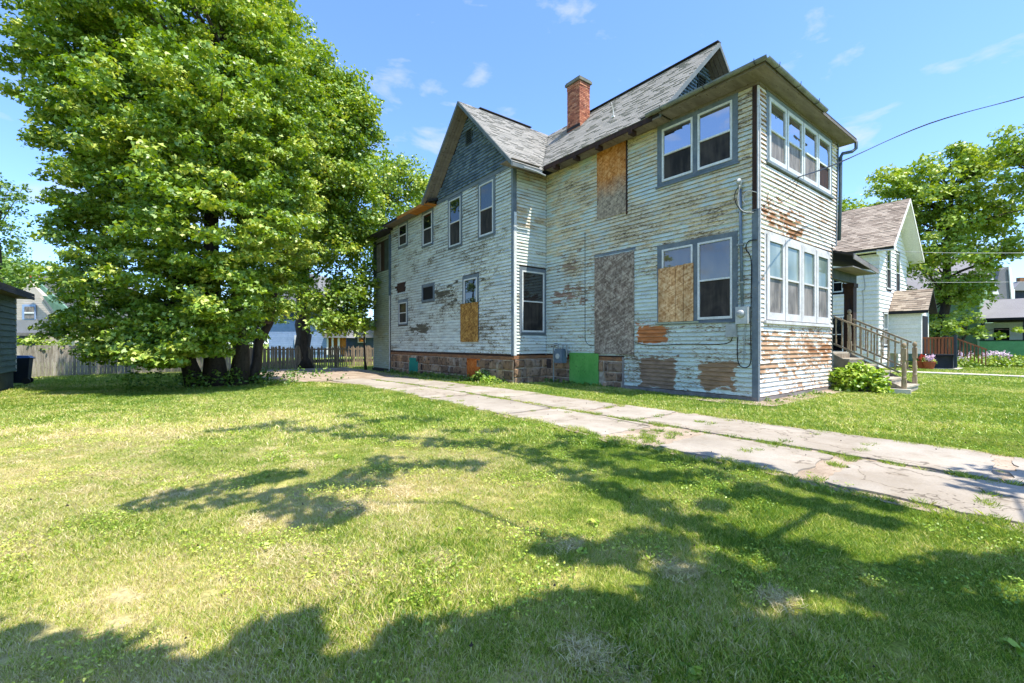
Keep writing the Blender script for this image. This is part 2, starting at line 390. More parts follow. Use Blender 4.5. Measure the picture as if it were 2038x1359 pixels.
def stone_mat():
    t = NT('rough split foundation stone')
    c = t.cramp(t.objrnd(), [(0, lin(64, 56, 54)), (.25, lin(158, 124, 92)), (.5, lin(128, 112, 96)), (.78, lin(184, 146, 108)), (1, lin(112, 92, 74))])
    n = t.noise(t.sc((7, 7, 7)), 1.0, 6, .65); n2 = t.noise(t.sc((2, 2, 2)), 1.0, 3)
    c = t.mix(t.ramp(n, .50, .66), c, lin(56, 46, 40)); c = t.mix(t.ramp(n2, .58, .68, 0, .6), c, lin(176, 164, 146))
    return t.finish(c, .9, n, .8, .03, .2)
M['stone'] = stone_mat()
M['mortar'] = weathered('crumbling pale mortar', lin(190, 176, 156), lin(120, 104, 86), (6, 6, 6), chips=lin(70, 58, 48), chip_t=.62)
def brick_mat():
    t = NT('weathered orange red brick')
    c = t.cramp(t.objrnd(), [(0, lin(128, 80, 64)), (.4, lin(168, 106, 80)), (.7, lin(192, 134, 102)), (1, lin(146, 88, 70))])
    n = t.noise(t.sc((30, 30, 30)), 1.0, 4); n2 = t.noise(t.sc((2.5, 2.5, 2.5)), 1.0, 4)
    c = t.mix(t.ramp(n2, .60, .70, 0, .45), c, lin(196, 160, 136)); c = t.hsv(c, .5, 1, t.ramp(n, .3, .7, .75, 1.2))
    return t.finish(c, .9, n, .6, .006, .2)
M['brick'] = brick_mat()
M['cap'] = weathered('lichen stained chimney cap concrete', lin(128, 126, 110), lin(90, 92, 82), (5, 5, 5), chips=lin(150, 130, 90), chip_t=.6)

def concrete_mat():
    t = NT('pale worn concrete')
    n = t.noise(t.sc((.9, .9, .9)), 1.0, 6, .6); g = t.noise(t.sc((60, 60, 60)), 1.0, 3); cr = t.voro(t.sc((.7, .7, .7), v=None), 1.0, 'Distance', 'DISTANCE_TO_EDGE')
    c = t.mix(t.ramp(n, .35, .68), lin(166, 157, 143), lin(142, 133, 119))
    c = t.hsv(c, .5, 1, t.ramp(g, .3, .7, .85, 1.1)); c = t.hsv(c, .5, 1, t.ramp(t.objrnd(), 0, 1, .93, 1.05))
    wob = t.n('ShaderNodeTexNoise'); t.put(wob.inputs['Vector'], t.sc((2.2, 2.2, 0))); wob.inputs['Scale'].default_value = 1.0; wob.inputs['Detail'].default_value = 4
    wv = t.n('ShaderNodeVectorMath', operation='MULTIPLY_ADD'); t.put(wv.inputs[0], wob.outputs['Color']); wv.inputs[1].default_value = (.9, .9, 0); t.put(wv.inputs[2], t.sc((.42, .30, 0)))
    ck = t.voro(wv.outputs[0], .8, 'Distance', 'DISTANCE_TO_EDGE'); cm = t.ramp(ck, .002, .006, .65, 0)
    c = t.mix(t.ramp(ck, .0, .10, .35, 0), c, lin(140, 126, 106)); c = t.mix(cm, c, lin(66, 58, 46))
    st = t.noise(t.sc((2.5, 2.5, 2.5), (5, 5, 5)), 1.0, 5, .7)
    c = t.mix(t.ramp(st, .50, .72, 0, .6), c, lin(124, 112, 94))
    return t.finish(c, .9, g, .35, .004, .2)
M['concrete'] = concrete_mat()
def dirt_mat():
    t = NT('pale sandy dirt with litter')
    n = t.noise(t.sc((1.3, 1.3, 1.3)), 1.0, 6, .65); g = t.noise(t.sc((30, 30, 30)), 1.0, 4, .7)
    c = t.mix(t.ramp(n, .35, .7), lin(172, 156, 138), lin(124, 108, 88)); c = t.mix(t.ramp(g, .55, .7), c, lin(92, 78, 58))
    return t.finish(c, .95, g, .6, .012, .1)
M['dirt'] = dirt_mat()

def lawn_tone(t):
    """one lawn colour field in world space, shared by soil sheet and blades: green, yellow green, straw"""
    X, Y, Z = t.xyz()
    a = t.noise(t.sc((.30, .30, 0), (3, 8, 0)), 1.0, 4, .6); b = t.noise(t.sc((1.6, 1.6, 0), (1, 2, 0)), 1.0, 4, .6); f = t.noise(t.sc((7, 7, 0)), 1.0, 3)
    s = t.m('ADD', t.m('ADD', t.m('MULTIPLY', a, .5), t.m('MULTIPLY', b, .35)), t.m('MULTIPLY', f, .15))
    # the driest ground lies in the open, left of the drive
    dx = t.m('MULTIPLY', t.m('ADD', X, 12.4), .26); dy = t.m('MULTIPLY', t.m('SUBTRACT', Y, 1.2), .16)
    dd = t.m('SQRT', t.m('ADD', t.m('MULTIPLY', dx, dx), t.m('MULTIPLY', dy, dy)))
    s = t.m('ADD', s, t.ramp(dd, .2, 1.5, .11, -.06)); s = t.m('ADD', t.m('MULTIPLY', t.m('SUBTRACT', s, .54), 1.45), .565)
    return s
def lawn_mat():
    t = NT('mown lawn soil and thatch'); s = lawn_tone(t)
    g = t.noise(t.sc((45, 45, 45)), 1.0, 4, .7); m2 = t.noise(t.sc((9, 9, 9)), 1.0, 4, .6)
    c = t.cramp(s, [(.38, lin(100, 122, 40)), (.48, lin(138, 150, 62)), (.56, lin(176, 170, 96)), (.68, lin(196, 180, 128))])
    c = t.hsv(c, .5, 1, t.ramp(g, .3, .7, .45, 1.3)); c = t.mix(t.ramp(m2, .55, .75, 0, .5), c, lin(70, 92, 28))
    return t.finish(c, .95, g, .9, .03, .1)
M['lawn'] = lawn_mat()
def blade_mat(name, straw=0.0, clover=False):
    t = NT(name); s = lawn_tone(t)
    at = t.n('ShaderNodeAttribute', attribute_name='rnd').outputs['Fac']
    s2 = t.m('ADD', s, t.m('MULTIPLY', t.m('SUBTRACT', at, .5), .40))
    if straw: s2 = t.m('ADD', s2, straw)
    if clover: s2 = t.m('SUBTRACT', t.m('MULTIPLY', s2, .5), -.2)
    c = t.cramp(s2, [(.34, lin(96, 134, 34)), (.45, lin(156, 184, 56)), (.54, lin(204, 208, 92)), (.62, lin(226, 216, 136)), (.74, lin(236, 216, 172))])
    d = t.n('ShaderNodeBsdfDiffuse'); t.put(d.inputs[0], c)
    tr = t.n('ShaderNodeBsdfTranslucent'); t.put(tr.inputs[0], t.mix(.5, c, lin(170, 190, 50)))
    mx = t.n('ShaderNodeMixShader'); mx.inputs[0].default_value = .35
    t.t.links.new(d.outputs[0], mx.inputs[1]); t.t.links.new(tr.outputs[0], mx.inputs[2])
    g = t.n('ShaderNodeBsdfGlossy'); g.inputs['Roughness'].default_value = .45; m3 = t.n('ShaderNodeMixShader'); m3.inputs[0].default_value = .05
    t.t.links.new(mx.outputs[0], m3.inputs[1]); t.t.links.new(g.outputs[0], m3.inputs[2]); t.t.links.new(m3.outputs[0], t.out.inputs[0])
    return t.mat
M['blade'] = blade_mat('grass blades'); M['straw'] = blade_mat('dried grass clippings', .22); M['clover'] = blade_mat('clover leaves', clover=True)

def leaf_mat(name, a, b, c3, trans=.24):
    t = NT(name); at = t.n('ShaderNodeAttribute', attribute_name='rnd').outputs['Fac']
    c = t.cramp(at, [(0, a), (.55, b), (1, c3)])
    d = t.n('ShaderNodeBsdfDiffuse'); t.put(d.inputs[0], c)
    tr = t.n('ShaderNodeBsdfTranslucent'); t.put(tr.inputs[0], t.hsv(c, .485, 1.1, 1.5))
    mx = t.n('ShaderNodeMixShader'); mx.inputs[0].default_value = trans
    t.t.links.new(d.outputs[0], mx.inputs[1]); t.t.links.new(tr.outputs[0], mx.inputs[2])
    g = t.n('ShaderNodeBsdfGlossy'); g.inputs['Roughness'].default_value = .5; m3 = t.n('ShaderNodeMixShader'); m3.inputs[0].default_value = .06
    t.t.links.new(mx.outputs[0], m3.inputs[1]); t.t.links.new(g.outputs[0], m3.inputs[2]); t.t.links.new(m3.outputs[0], t.out.inputs[0])
    return t.mat
M['leaf_maple'] = leaf_mat('maple leaves', lin(58, 98, 24), lin(130, 160, 46), lin(198, 202, 94))
M['leaf_dark'] = leaf_mat('darker leaves', lin(52, 88, 28), lin(94, 128, 38), lin(146, 166, 64))
M['leaf_light'] = leaf_mat('light yellow green leaves', lin(84, 120, 32), lin(142, 168, 54), lin(196, 202, 100))
M['leaf_bush'] = leaf_mat('bright bush leaves', lin(96, 140, 26), lin(150, 180, 44), lin(206, 214, 110))
M['flower'] = leaf_mat('pale pink and lilac petals', lin(196, 140, 180), lin(222, 200, 216), lin(240, 238, 244))
M['flower_red'] = leaf_mat('red orange petals', lin(180, 50, 30), lin(206, 74, 44), lin(226, 120, 80))
M['bark'] = weathered('ridged grey brown bark', lin(78, 68, 58), lin(48, 42, 36), (9, 9, 1.6), chips=lin(28, 24, 20), chip_t=.58)
M['white_vinyl'] = weathered('clean white vinyl siding', lin(234, 232, 226), lin(226, 224, 216), rvar=.04)
M['white_vinyl2'] = weathered('white lap siding', lin(232, 230, 218), lin(222, 220, 206), rvar=.04)
M['cream'] = weathered('cream siding', lin(206, 192, 178), lin(190, 178, 164), rvar=.04)
M['seafoam'] = weathered('sage green trim', lin(112, 146, 124), lin(98, 130, 112))
M['garage_green'] = weathered('dull green lap siding', lin(104, 124, 104), lin(90, 108, 92), rvar=.06)
M['garage_base'] = weathered('mossy garage footing', lin(84, 88, 66), lin(60, 66, 48))
M['blue_sid'] = weathered('powder blue siding', lin(150, 172, 204), lin(136, 160, 194), rvar=.05)
M['blue_dark'] = weathered('slate blue siding', lin(74, 92, 112), lin(64, 80, 98), rvar=.05)
M['green_sid'] = weathered('bright green siding', lin(116, 176, 118), lin(100, 158, 104), rvar=.05)
M['green_dull'] = weathered('grey green siding', lin(146, 172, 138), lin(128, 154, 122), rvar=.05)
M['grey_sid'] = weathered('dark grey siding', lin(60, 66, 74), lin(50, 56, 64))
M['black_trim'] = weathered('near black trim', lin(34, 36, 42), lin(26, 28, 34))
M['fence_grey'] = weathered('silvered fence boards', lin(168, 160, 146), lin(118, 108, 94), (14, 14, 1.6), chips=lin(78, 70, 58), chip_t=.6, rvar=.2)
M['fence_brown'] = weathered('brown grey picket wood', lin(156, 138, 114), lin(116, 102, 86), (14, 14, 2), chips=lin(56, 48, 40), chip_t=.6, rvar=.2)
M['cedar'] = weathered('stained cedar rail', lin(150, 92, 62), lin(120, 72, 48), (12, 12, 2))
M['bin_body'] = weathered('navy plastic', lin(24, 36, 56), lin(18, 28, 44), rough=.5, rvar=0)
M['bin_lid'] = weathered('blue plastic', lin(36, 92, 150), lin(30, 80, 136), rough=.45, rvar=0)
M['terracotta'] = weathered('terracotta', lin(170, 92, 64), lin(150, 80, 56))
M['path'] = weathered('pale concrete path', lin(206, 196, 178), lin(184, 174, 156), (2, 2, 2))
M['red_brick_far'] = weathered('far red brick', lin(190, 74, 66), lin(170, 64, 58))

# ------------------------------------------------------------------ ground
def gz(x, y):
    """ground height: level round the front, falling 0.17 m to the back"""
    t = np.clip((np.asarray(y, dtype=float) - 6.0) / 13.0, 0, 1)
    return -.17 * t * t * (3 - 2 * t)
def gzf(x, y): return float(gz(x, y))
xs = np.unique(np.concatenate([np.linspace(-900, -60, 12), np.linspace(-60, 70, 90), np.linspace(70, 900, 12)]))
ys = np.unique(np.concatenate([np.linspace(-900, -20, 12), np.linspace(-20, 50, 80), np.linspace(50, 900, 12)]))
GX, GY = np.meshgrid(xs, ys); nx = len(xs); ny = len(ys)
rough = .012 * np.sin(GX * 1.7 + 1) * np.sin(GY * 1.3) - .012
V = np.stack([GX, GY, gz(GX, GY) + rough * (np.abs(GX) < 60)], -1).reshape(-1, 3)
ii, jj = np.meshgrid(np.arange(nx - 1), np.arange(ny - 1)); q = (jj * nx + ii).ravel()
lo = np.stack([q, q + 1, q + nx + 1, q + nx], -1)
ground = link('lawn', np_mesh('lawn', V, 4, len(q), M['lawn'], loops=lo)); tag(ground, kind='structure')

# ------------------------------------------------------------------ driveway: dirt bed with two rows of concrete slabs
DX0, DX1, DXM = -6.15, -3.15, -4.66
drv = MB()
yy = np.concatenate([np.linspace(-16, 14, 46), np.linspace(15, 25.4, 12)])
Lx = []; Rx = []
for y in yy:
    w = .07 * math.sin(y * 1.9) + .05 * math.sin(y * 4.3 + 1)
    lx = DX0 - .15 + w; rx = DX1 + .10 - .5 * w
    if y < 2: rx += .12
    if y > 11: rx += min(1, (y - 11) / 6) * 1.0; lx -= min(1, (y - 11) / 8) * 2.6
    Lx.append(lx); Rx.append(rx)
for i in range(len(yy) - 1):
    a, b = yy[i], yy[i + 1]
    drv.add([(Lx[i], a, gzf(0, a) + .008), (Rx[i], a, gzf(0, a) + .008), (Rx[i + 1], b, gzf(0, b) + .008), (Lx[i + 1], b, gzf(0, b) + .008)], [(0, 1, 2, 3)])
driveway = drv.build('driveway', M['dirt']); tag(driveway, kind='structure')
def slab(x0, x1, y0, y1, skew=0.0):
    b = MB(); n = 12; j = lambda k=.05: rnd.uniform(-k, k); cut = rnd.uniform(.05, .22)
    pts = []
    for i in range(n): pts.append((x0 + (x1 - x0) * i / n + j(.03), y0 + j(.04) + skew * i / n))
    for i in range(n): pts.append((x1 + j(.03) - (cut if i == 0 else 0), y0 + skew + (y1 - y0) * i / n))
    for i in range(n): pts.append((x1 - (x1 - x0) * i / n + j(.03), y1 + skew + j(.04) - skew * i / n))
    for i in range(n): pts.append((x0 + j(.05), y1 - (y1 - y0) * i / n))
    ta, tb = j(.008), j(.006); xm, ym = (x0 + x1) / 2, (y0 + y1) / 2
    zt = lambda p: gzf(0, p[1]) + .026 + ta * (p[0] - xm) + tb * (p[1] - ym)
    n2 = len(pts); top = [(p[0], p[1], zt(p)) for p in pts]; bot = [(p[0], p[1], zt(p) - .08) for p in pts]
    b.add(top + bot, [tuple(range(n2))] + [(i, n2 + i, n2 + (i + 1) % n2, (i + 1) % n2) for i in range(n2)])
    b.build('concrete_slab', M['concrete'], driveway)
ycur = -15.0
for y0, y1, gap in ((-14, -11.3, .03), (-11.2, -8.6, .03), (-8.5, -5.4, .05), (-5.35, -3.35, .3), (-3.05, -1.35, .35), (-.35, 2.1, .06), (2.15, 5.4, .06), (5.45, 8.3, .05), (8.35, 11.5, .05), (11.55, 14.5, .05)):
    slab(DX0 + rnd.uniform(-.04, .04), DXM - .12 + (.05 if y0 > 2 else 0), y0, y1, rnd.uniform(-.1, .25))
for y0, y1 in ((-14, -11.8), (-11.75, -9.2), (-9.15, -6.9), (-6.85, -4.5), (-4.42, -2.35), (-2.3, .1), (.14, 1.4), (1.5, 4.4), (4.45, 7.6), (7.65, 10.7), (10.75, 13.8)):
    slab(DXM + .02, DX1 + rnd.uniform(-.12, .02) + (.1 if y0 < 0 else 0), y0, y1, rnd.uniform(-.1, .2))
# sandy strip at the foot of the front and side walls
st = MB()
for (pts) in ([(-.55, -.62), (5.6, -.5), (5.7, .2), (-.1, .3), (-.75, 1.6), (-.9, .5)],):
    st.add([(x, y, .012) for x, y in pts], [tuple(range(len(pts)))])
o = st.build('dirt_strip', M['dirt']); tag(o, kind='structure')
pth = MB()
for i in range(22):
    y0 = -16 + i * 1.5; pth.box(17.15 + rnd.uniform(-.02, .02), 18.1, y0 + .01, y0 + 1.49, -.02, .035 + rnd.uniform(0, .008))
path = pth.build('path', M['path']); tag(path, kind='structure')

# ------------------------------------------------------------------ the old house
HOUSE = empty('derelict_house', (0, 0, 0))
tag(HOUSE, 'two storey wooden house with peeling pale blue clapboards and boarded up windows', 'house')
SZ = 7.88
XW = -1.58     # plane of the wing's side wall
YW = 7.75      # plane of the wing's return wall

class Plane:
    """a wall plane: a runs along the wall, o outward, z up"""
    def __init__(s, kind, c): s.k = kind; s.c = c
    def p(s, a, o, z): return (s.c - o, a, z) if s.k == 'x' else (a, s.c - o, z)
    def box(s, mb, a0, a1, o0, o1, z0, z1, mi=0):
        if s.k == 'x': mb.box(s.c - o1, s.c - o0, a0, a1, z0, z1, mi)
        else: mb.box(a0, a1, s.c - o1, s.c - o0, z0, z1, mi)
P_LONG = Plane('x', 0.0); P_FRONT = Plane('y', 0.0); P_WING = Plane('x', XW); P_RET = Plane('y', YW); P_ADD = Plane('x', XW - .03)

def sub_intervals(a0, a1, cuts):
    iv = [(a0, a1)]
    for c0, c1 in cuts:
        nv = []
        for s0, s1 in iv:
            if c1 <= s0 or c0 >= s1: nv.append((s0, s1)); continue
            if c0 > s0: nv.append((s0, c0))
            if c1 < s1: nv.append((c1, s1))
        iv = nv
    return [(s, e) for s, e in iv if e - s > .02]

BOARDS = []
def clapboards(pl, wall, a0f, a1f, z0, z1, holes, mat, gaps=(), joined=False, sag=.003, pitch=PITCH):
    """collects one piece per board; each course is cut at openings and at its butt joints"""
    k0 = math.ceil(z0 / pitch - 1e-6); z = k0 * pitch
    while z < z1 - .02:
        zt = min(z + pitch + .012, z1); zc = z + pitch / 2
        a0 = a0f(zc) if callable(a0f) else a0f; a1 = a1f(zc) if callable(a1f) else a1f
        cuts = [(h[0], h[1]) for h in holes if h[2] < zc < h[3]]
        cuts += [(g[0] + rnd.uniform(-.12, .12), g[1] + rnd.uniform(-.05, .05)) for g in gaps if g[2] < zc < g[3]]
        ph = rnd.uniform(0, 6); ph2 = rnd.uniform(0, 6)
        wav = lambda a: sag * math.sin(a * 1.1 + ph) + sag * .8 * math.sin(a * 3.1 + ph2) + .006 * math.sin(a * .7 + z)
        for s0, s1 in sub_intervals(a0, a1, cuts):
            b = [s0]
            while s1 - b[-1] > 4.2: b.append(b[-1] + rnd.uniform(1.8, 3.8))
            b.append(s1)
            for u0, u1 in zip(b[:-1], b[1:]):
                n = max(1, int((u1 - u0) / .9)); dz = rnd.uniform(-.0025, .0025); do = rnd.uniform(0, .004)
                vs = []; fs = []
                for i in range(n + 1):
                    a = u0 + .0015 + (u1 - u0 - .003) * i / n; w = wav(a) + dz
                    vs += [pl.p(a, .042 + do, z + w), pl.p(a, .006, zt + w), pl.p(a, .0, z + w + .001)]
                for i in range(n):
                    k = i * 3; fs += [(k, k + 3, k + 4, k + 1), (k + 2, k + 5, k + 3, k)]
                fs += [(0, 1, 2), (n * 3, n * 3 + 2, n * 3 + 1)]
                c = Vector(pl.p((u0 + u1) / 2, 0, zc)); d = c - CAM
                face = abs(d.x if pl.k == 'x' else d.y) / d.length
                BOARDS.append((0 if joined else (u1 - u0) * face / d.length ** 2, wall, mat, vs, fs))
        z += pitch
def finish_clapboards(limit=300):
    """the boards that show largest become objects, the others one part per wall"""
    BOARDS.sort(key=lambda b: -b[0]); rest = {}
    for k, (sc_, wall, mat, vs, fs) in enumerate(BOARDS):
        if k < limit: m = MB(); m.add(vs, fs); m.build('clapboard', mat, wall)
        else: rest.setdefault((wall.name, mat.name), (wall, mat, MB()))[2].add(vs, fs)
    for wall, mat, m in rest.values(): tag(m.build('clapboards', mat, wall), kind='stuff')

def wall_sheet(pl, a0, a1, z0, z1, label=None, mat='bare_dark'):
    mb = MB(); pl.box(mb, a0, a1, -.12, 0, z0, z1); o = mb.build('wall', M[mat], HOUSE)
    if label: o['label'] = label
    return o

def window(pl, a0, a1, z0, z1, case=(.12, .12, .14, .10), fr='white_frame', up='glass', dn='screen_dark', mid=.5, trim='trim', fw=.055, parent=None, two=True, single=False, name='window', depth=.05):
    """casing, white frame, upper and lower sash with their panes"""
    parent = parent or HOUSE
    cl, cr, ct, cb = case
    mb = MB()
    if max(case) > 0:
        if cl: pl.box(mb, a0 - cl, a0, 0, .034, z0 - cb, z1 + ct)
        if cr: pl.box(mb, a1, a1 + cr, 0, .034, z0 - cb, z1 + ct)
        if ct: pl.box(mb, a0, a1, 0, .036, z1, z1 + ct)
        if cb: pl.box(mb, a0 - .05, a1 + .05, 0.0, .07, z0 - .045, z0 - .002); pl.box(mb, a0, a1, 0, .03, z0 - cb, z0 - .047)
    else:
        pl.box(mb, a0, a1, 0, .006, z0, z1)
    w = mb.build(name, M[trim], parent)
    f = MB(); g = .004
    pl.box(f, a0 + g, a0 + fw, .0, depth, z0 + g, z1 - g); pl.box(f, a1 - fw, a1 - g, .0, depth, z0 + g, z1 - g)
    pl.box(f, a0 + fw, a1 - fw, .0, depth, z1 - fw, z1 - g); pl.box(f, a0 + fw, a1 - fw, .0, depth, z0 + g, z0 + fw * 1.25)
    f.build('frame', M[fr], w)
    ia0, ia1, iz0, iz1 = a0 + fw, a1 - fw, z0 + fw * 1.25, z1 - fw
    if single:
        g1 = MB(); pl.box(g1, ia0, ia1, .0, .012, iz0, iz1); g1.build('pane', M[up], w); return w
    zm = iz0 + (iz1 - iz0) * mid
    r = MB(); pl.box(r, ia0, ia1, .0, depth * .85, zm - .022, zm + .022); r.build('meeting_rail', M[fr], w)
    g1 = MB(); pl.box(g1, ia0, ia1, .0, .020, zm + .022, iz1); g1.build('upper_pane', M[up], w)
    g2 = MB(); pl.box(g2, ia0, ia1, .0, .008, iz0, zm - .022); g2.build('lower_pane', M[dn], w)
    # a thin inner sash line, seen behind the glass edge
    s = MB(); pl.box(s, ia0, ia0 + .02, .008, .028, zm + .022, iz1); pl.box(s, ia0 + .02, ia1, .008, .028, iz1 - .018, iz1)
    s.build('inner_sash', M[trim], w)
    return w

# --- long side wall (x = 0)
long_holes = [(.46, 2.82, 6.02, SZ), (.46, 2.82, 1.98, 4.32)]
w_long = wall_sheet(P_LONG, 0, YW, .0, SZ, 'long side wall with peeling aqua and tan clapboards')
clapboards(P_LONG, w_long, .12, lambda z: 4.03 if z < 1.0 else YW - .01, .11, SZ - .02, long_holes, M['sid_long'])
mb = MB()
for z0, z1 in ((6.0, SZ - .005), (1.98, 4.32)):
    top = z1 if z1 < 5 else SZ - .005
    ws = (6.15, 7.69) if z0 > 5 else (2.08, 4.18)
    P_LONG.box(mb, .46, .597, 0, .036, z0, top); P_LONG.box(mb, 2.663, 2.82, 0, .036, z0, top)
    P_LONG.box(mb, 1.553, 1.687, 0, .036, z0, top)
    for a, b in ((.597, 1.553), (1.687, 2.663)):
        P_LONG.box(mb, a, b, 0, .036, ws[1] + .003, top); P_LONG.box(mb, a, b, 0, .034, z0, ws[0] - .003)
    P_LONG.box(mb, .42, 2.86, .036, .075, z0 - .0, z0 + .04)
mb.build('window_casing', M['trim'], HOUSE)['label'] = 'slate blue casing round the paired side windows'
window(P_LONG, .60, 1.55, 6.15, 7.69, (0, 0, 0, 0)); window(P_LONG, 1.69, 2.66, 6.15, 7.69, (0, 0, 0, 0))
window(P_LONG, .60, 1.55, 2.08, 4.18, (0, 0, 0, 0), up='glass_dim')
window(P_LONG, 1.69, 2.66, 2.08, 4.18, (0, 0, 0, 0), up='glass_dim')['label'] = 'side window with its lower half boarded over'

def board(pl, a0, a1, z0, z1, mat, label, o0=.03, o1=.045, parent=None, name='flakeboard_panel'):
    mb = MB(); pl.box(mb, a0, a1, o0, o1, z0, z1); o = mb.build(name, M[mat], parent or HOUSE); o['label'] = label
    if name == 'flakeboard_panel' and parent is None:
        sc_ = MB()
        for k in range(5):
            z = z0 + .06 + (z1 - z0 - .12) * k / 4
            for a in (a0 + .04, a1 - .04, (a0 + a1) / 2 if k in (0, 4) else a0 + .05): pl.box(sc_, a - .009, a + .009, o1, o1 + .006, z - .009, z + .009)
        tag(sc_.build('screws', M['black_trim'], o), kind='stuff')
    return o
board(P_LONG, 3.94, 5.15, 5.57, SZ - .03, 'osb_upper', 'tall flakeboard under the eave, orange above and grey below', .032, .05)
mb = MB(); P_LONG.box(mb, 3.90, 3.945, 0, .062, 5.5, SZ - .03); mb.build('board_edge_strip', M['bare_dark'], HOUSE)
board(P_LONG, 3.64, 5.24, 1.09, 4.30, 'osb_grey', 'large silvered grey flakeboard over the side doorway', .032, .07)
mb = MB(); P_LONG.box(mb, 3.60, 5.28, 0, .035, 4.305, 4.42); mb.build('head_board', M['trim'], HOUSE)
g = empty('boarded_lower_sash', (0, 0, 0), HOUSE); g['label'] = 'three fresh tan flakeboard strips over the lower sash'
for a0, a1, z1 in ((1.66, 1.945, 3.66), (1.957, 2.195, 3.645), (2.207, 2.76, 3.63)): board(P_LONG, a0, a1, 2.06, z1, 'osb_new', 'fresh tan flakeboard strip', .055, .072, g)
g2 = MB(); P_LONG.box(g2, 1.5, 2.85, .05, .09, 2.0, 2.05); g2.build('green_stained_sill', M['sid_add'], HOUSE)
board(P_LONG, 5.08, 6.43, -.03, 1.11, 'green_board', 'bright green board leaning over the cellar opening', .03, .07, name='green_board')
mb = MB(); P_LONG.box(mb, .0, 4.03, -.01, .036, -.05, .105); mb.build('skirt_board', M['soffit_pale'], HOUSE)
mb = MB(); P_LONG.box(mb, 4.03, 4.10, 0, .045, .0, 1.0); mb.build('siding_edge_board', M['soffit_pale'], HOUSE)
mb = MB(); P_LONG.box(mb, 4.10, YW, -.1, .015, .87, .99); mb.build('sill_beam', M['sill_beam'], HOUSE)

# --- front wall (y = 0); its right edge leans
WR = lambda z: 5.10 + .055 * z if z > 4.4 else 5.03
front_holes = [(.42, 5.06, 5.98, 7.86), (.30, 4.91, 1.96, 4.28)]
w_front = wall_sheet(P_FRONT, .0, 5.05, .0, SZ, 'front wall with white clapboards peeling to brown wood')
mb = MB(); mb.prism([(5.05, 0, 4.5), (5.44, 0, 4.5), (5.54, 0, SZ), (5.05, 0, SZ)], (0, .12, 0)); mb.build('wall_edge', M['bare_dark'], HOUSE)
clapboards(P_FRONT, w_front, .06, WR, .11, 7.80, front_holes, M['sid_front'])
mb = MB(); P_FRONT.box(mb, .0, 5.05, -.01, .034, -.04, .105); mb.build('skirt_board', M['soffit_pale'], HOUSE)
mb = MB(); P_FRONT.box(mb, .42, 5.06, 0, .034, 7.70, 7.86); P_FRONT.box(mb, .42, .537, 0, .033, 6.0, 7.70); P_FRONT.box(mb, 4.943, 5.06, 0, .033, 6.0, 7.70)
P_FRONT.box(mb, .38, 5.1, .0, .08, 5.98, 6.05)
tag(mb.build('window_casing', M['trim'], HOUSE), 'slate blue casing round the four upper front windows')
mb = MB(); P_FRONT.box(mb, .30, 4.91, 0, .034, 4.20, 4.28); P_FRONT.box(mb, .30, .397, 0, .033, 2.0, 4.2); P_FRONT.box(mb, 4.813, 4.91, 0, .033, 2.0, 4.2); P_FRONT.box(mb, .26, 4.95, 0, .10, 1.94, 2.02)
mb.build('window_casing', M['old_white'], HOUSE)['label'] = 'chalky white casing round the four lower front windows'
for i in range(4):
    a = .54 + i * 1.10
    window(P_FRONT, a + .015, a + 1.08, 6.06, 7.69, (0, 0, 0, 0), up='glass', dn='screen_grey' if i < 3 else 'bare_dark', fw=.10, fr='white_frame', mid=.5)
    a = .40 + i * 1.10
    window(P_FRONT, a + .015, a + 1.09, 2.04, 4.19, (0, 0, 0, 0), up='glass_front', dn='screen_grey', fw=.15, fr='old_white', mid=.5, depth=.055)
# corner boards at the near corner
mb = MB(); mb.box(-.034, .0, .0, .115, -.03, 4.75); mb.box(-.034, .06, -.034, 0, -.05, 4.75); mb.build('corner_board', M['trim'], HOUSE)['label'] = 'slate blue corner board below the service wires'
mb = MB(); mb.box(-.012, 0, .0, .11, 4.75, SZ); mb.build('corner_board', M['bare_dark'], HOUSE)['label'] = 'bare dark wood where the corner board is missing'
mb = MB(); mb.box(-.03, .055, -.030, -.001, 4.755, SZ - .1); mb.box(.02, .057, -.058, -.032, 1.0, 7.3); mb.build('corner_board', M['old_white'], HOUSE)['label'] = 'narrow pale corner board on the front edge'
mb = MB(); mb.box(5.02, 5.12, -.035, .12, -.04, 4.6); mb.build('corner_board', M['trim_dark'], HOUSE)
mb = MB(); mb.beam((5.40, -.01, 4.55), (5.60, -.01, 7.86), .07, .08, up=(0, 1, 0)); mb.build('corner_board', M['trim'], HOUSE)

# --- return wall of the wing (y = 7.75) and the wing's side wall (x = -1.58)
w_ret = wall_sheet(P_RET, XW + .01, .0, .0, SZ, 'narrow return wall between the long wall and the wing')
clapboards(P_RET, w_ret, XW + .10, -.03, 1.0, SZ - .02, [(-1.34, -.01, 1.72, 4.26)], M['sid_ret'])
window(P_RET, -1.22, -.13, 1.85, 4.12, (.11, .11, .13, .12), up='glass_dark', dn='screen_dark')
mb = MB(); P_RET.box(mb, XW, -.02, -.1, .03, .87, .99); mb.build('sill_beam', M['sill_beam'], HOUSE)
mb = MB(); mb.box(-.035, -.002, YW - .035, YW - .0, 1.0, SZ); mb.build('corner_board', M['trim'], HOUSE)
wing_holes = [(16.66, 17.93, 6.50, 7.88), (13.85, 15.09, 6.05, 7.88), (11.26, 12.50, 5.55, 7.88), (8.84, 10.07, 5.55, 7.88),
              (16.66, 17.93, 2.38, 3.76), (13.72, 15.09, 3.40, 4.30), (9.98, 11.26, 1.50, 4.28)]
w_wing = wall_sheet(P_WING, YW, 18.93, -.25, SZ + .1, 'long wing wall with pale blue clapboards flaking in dark bands')
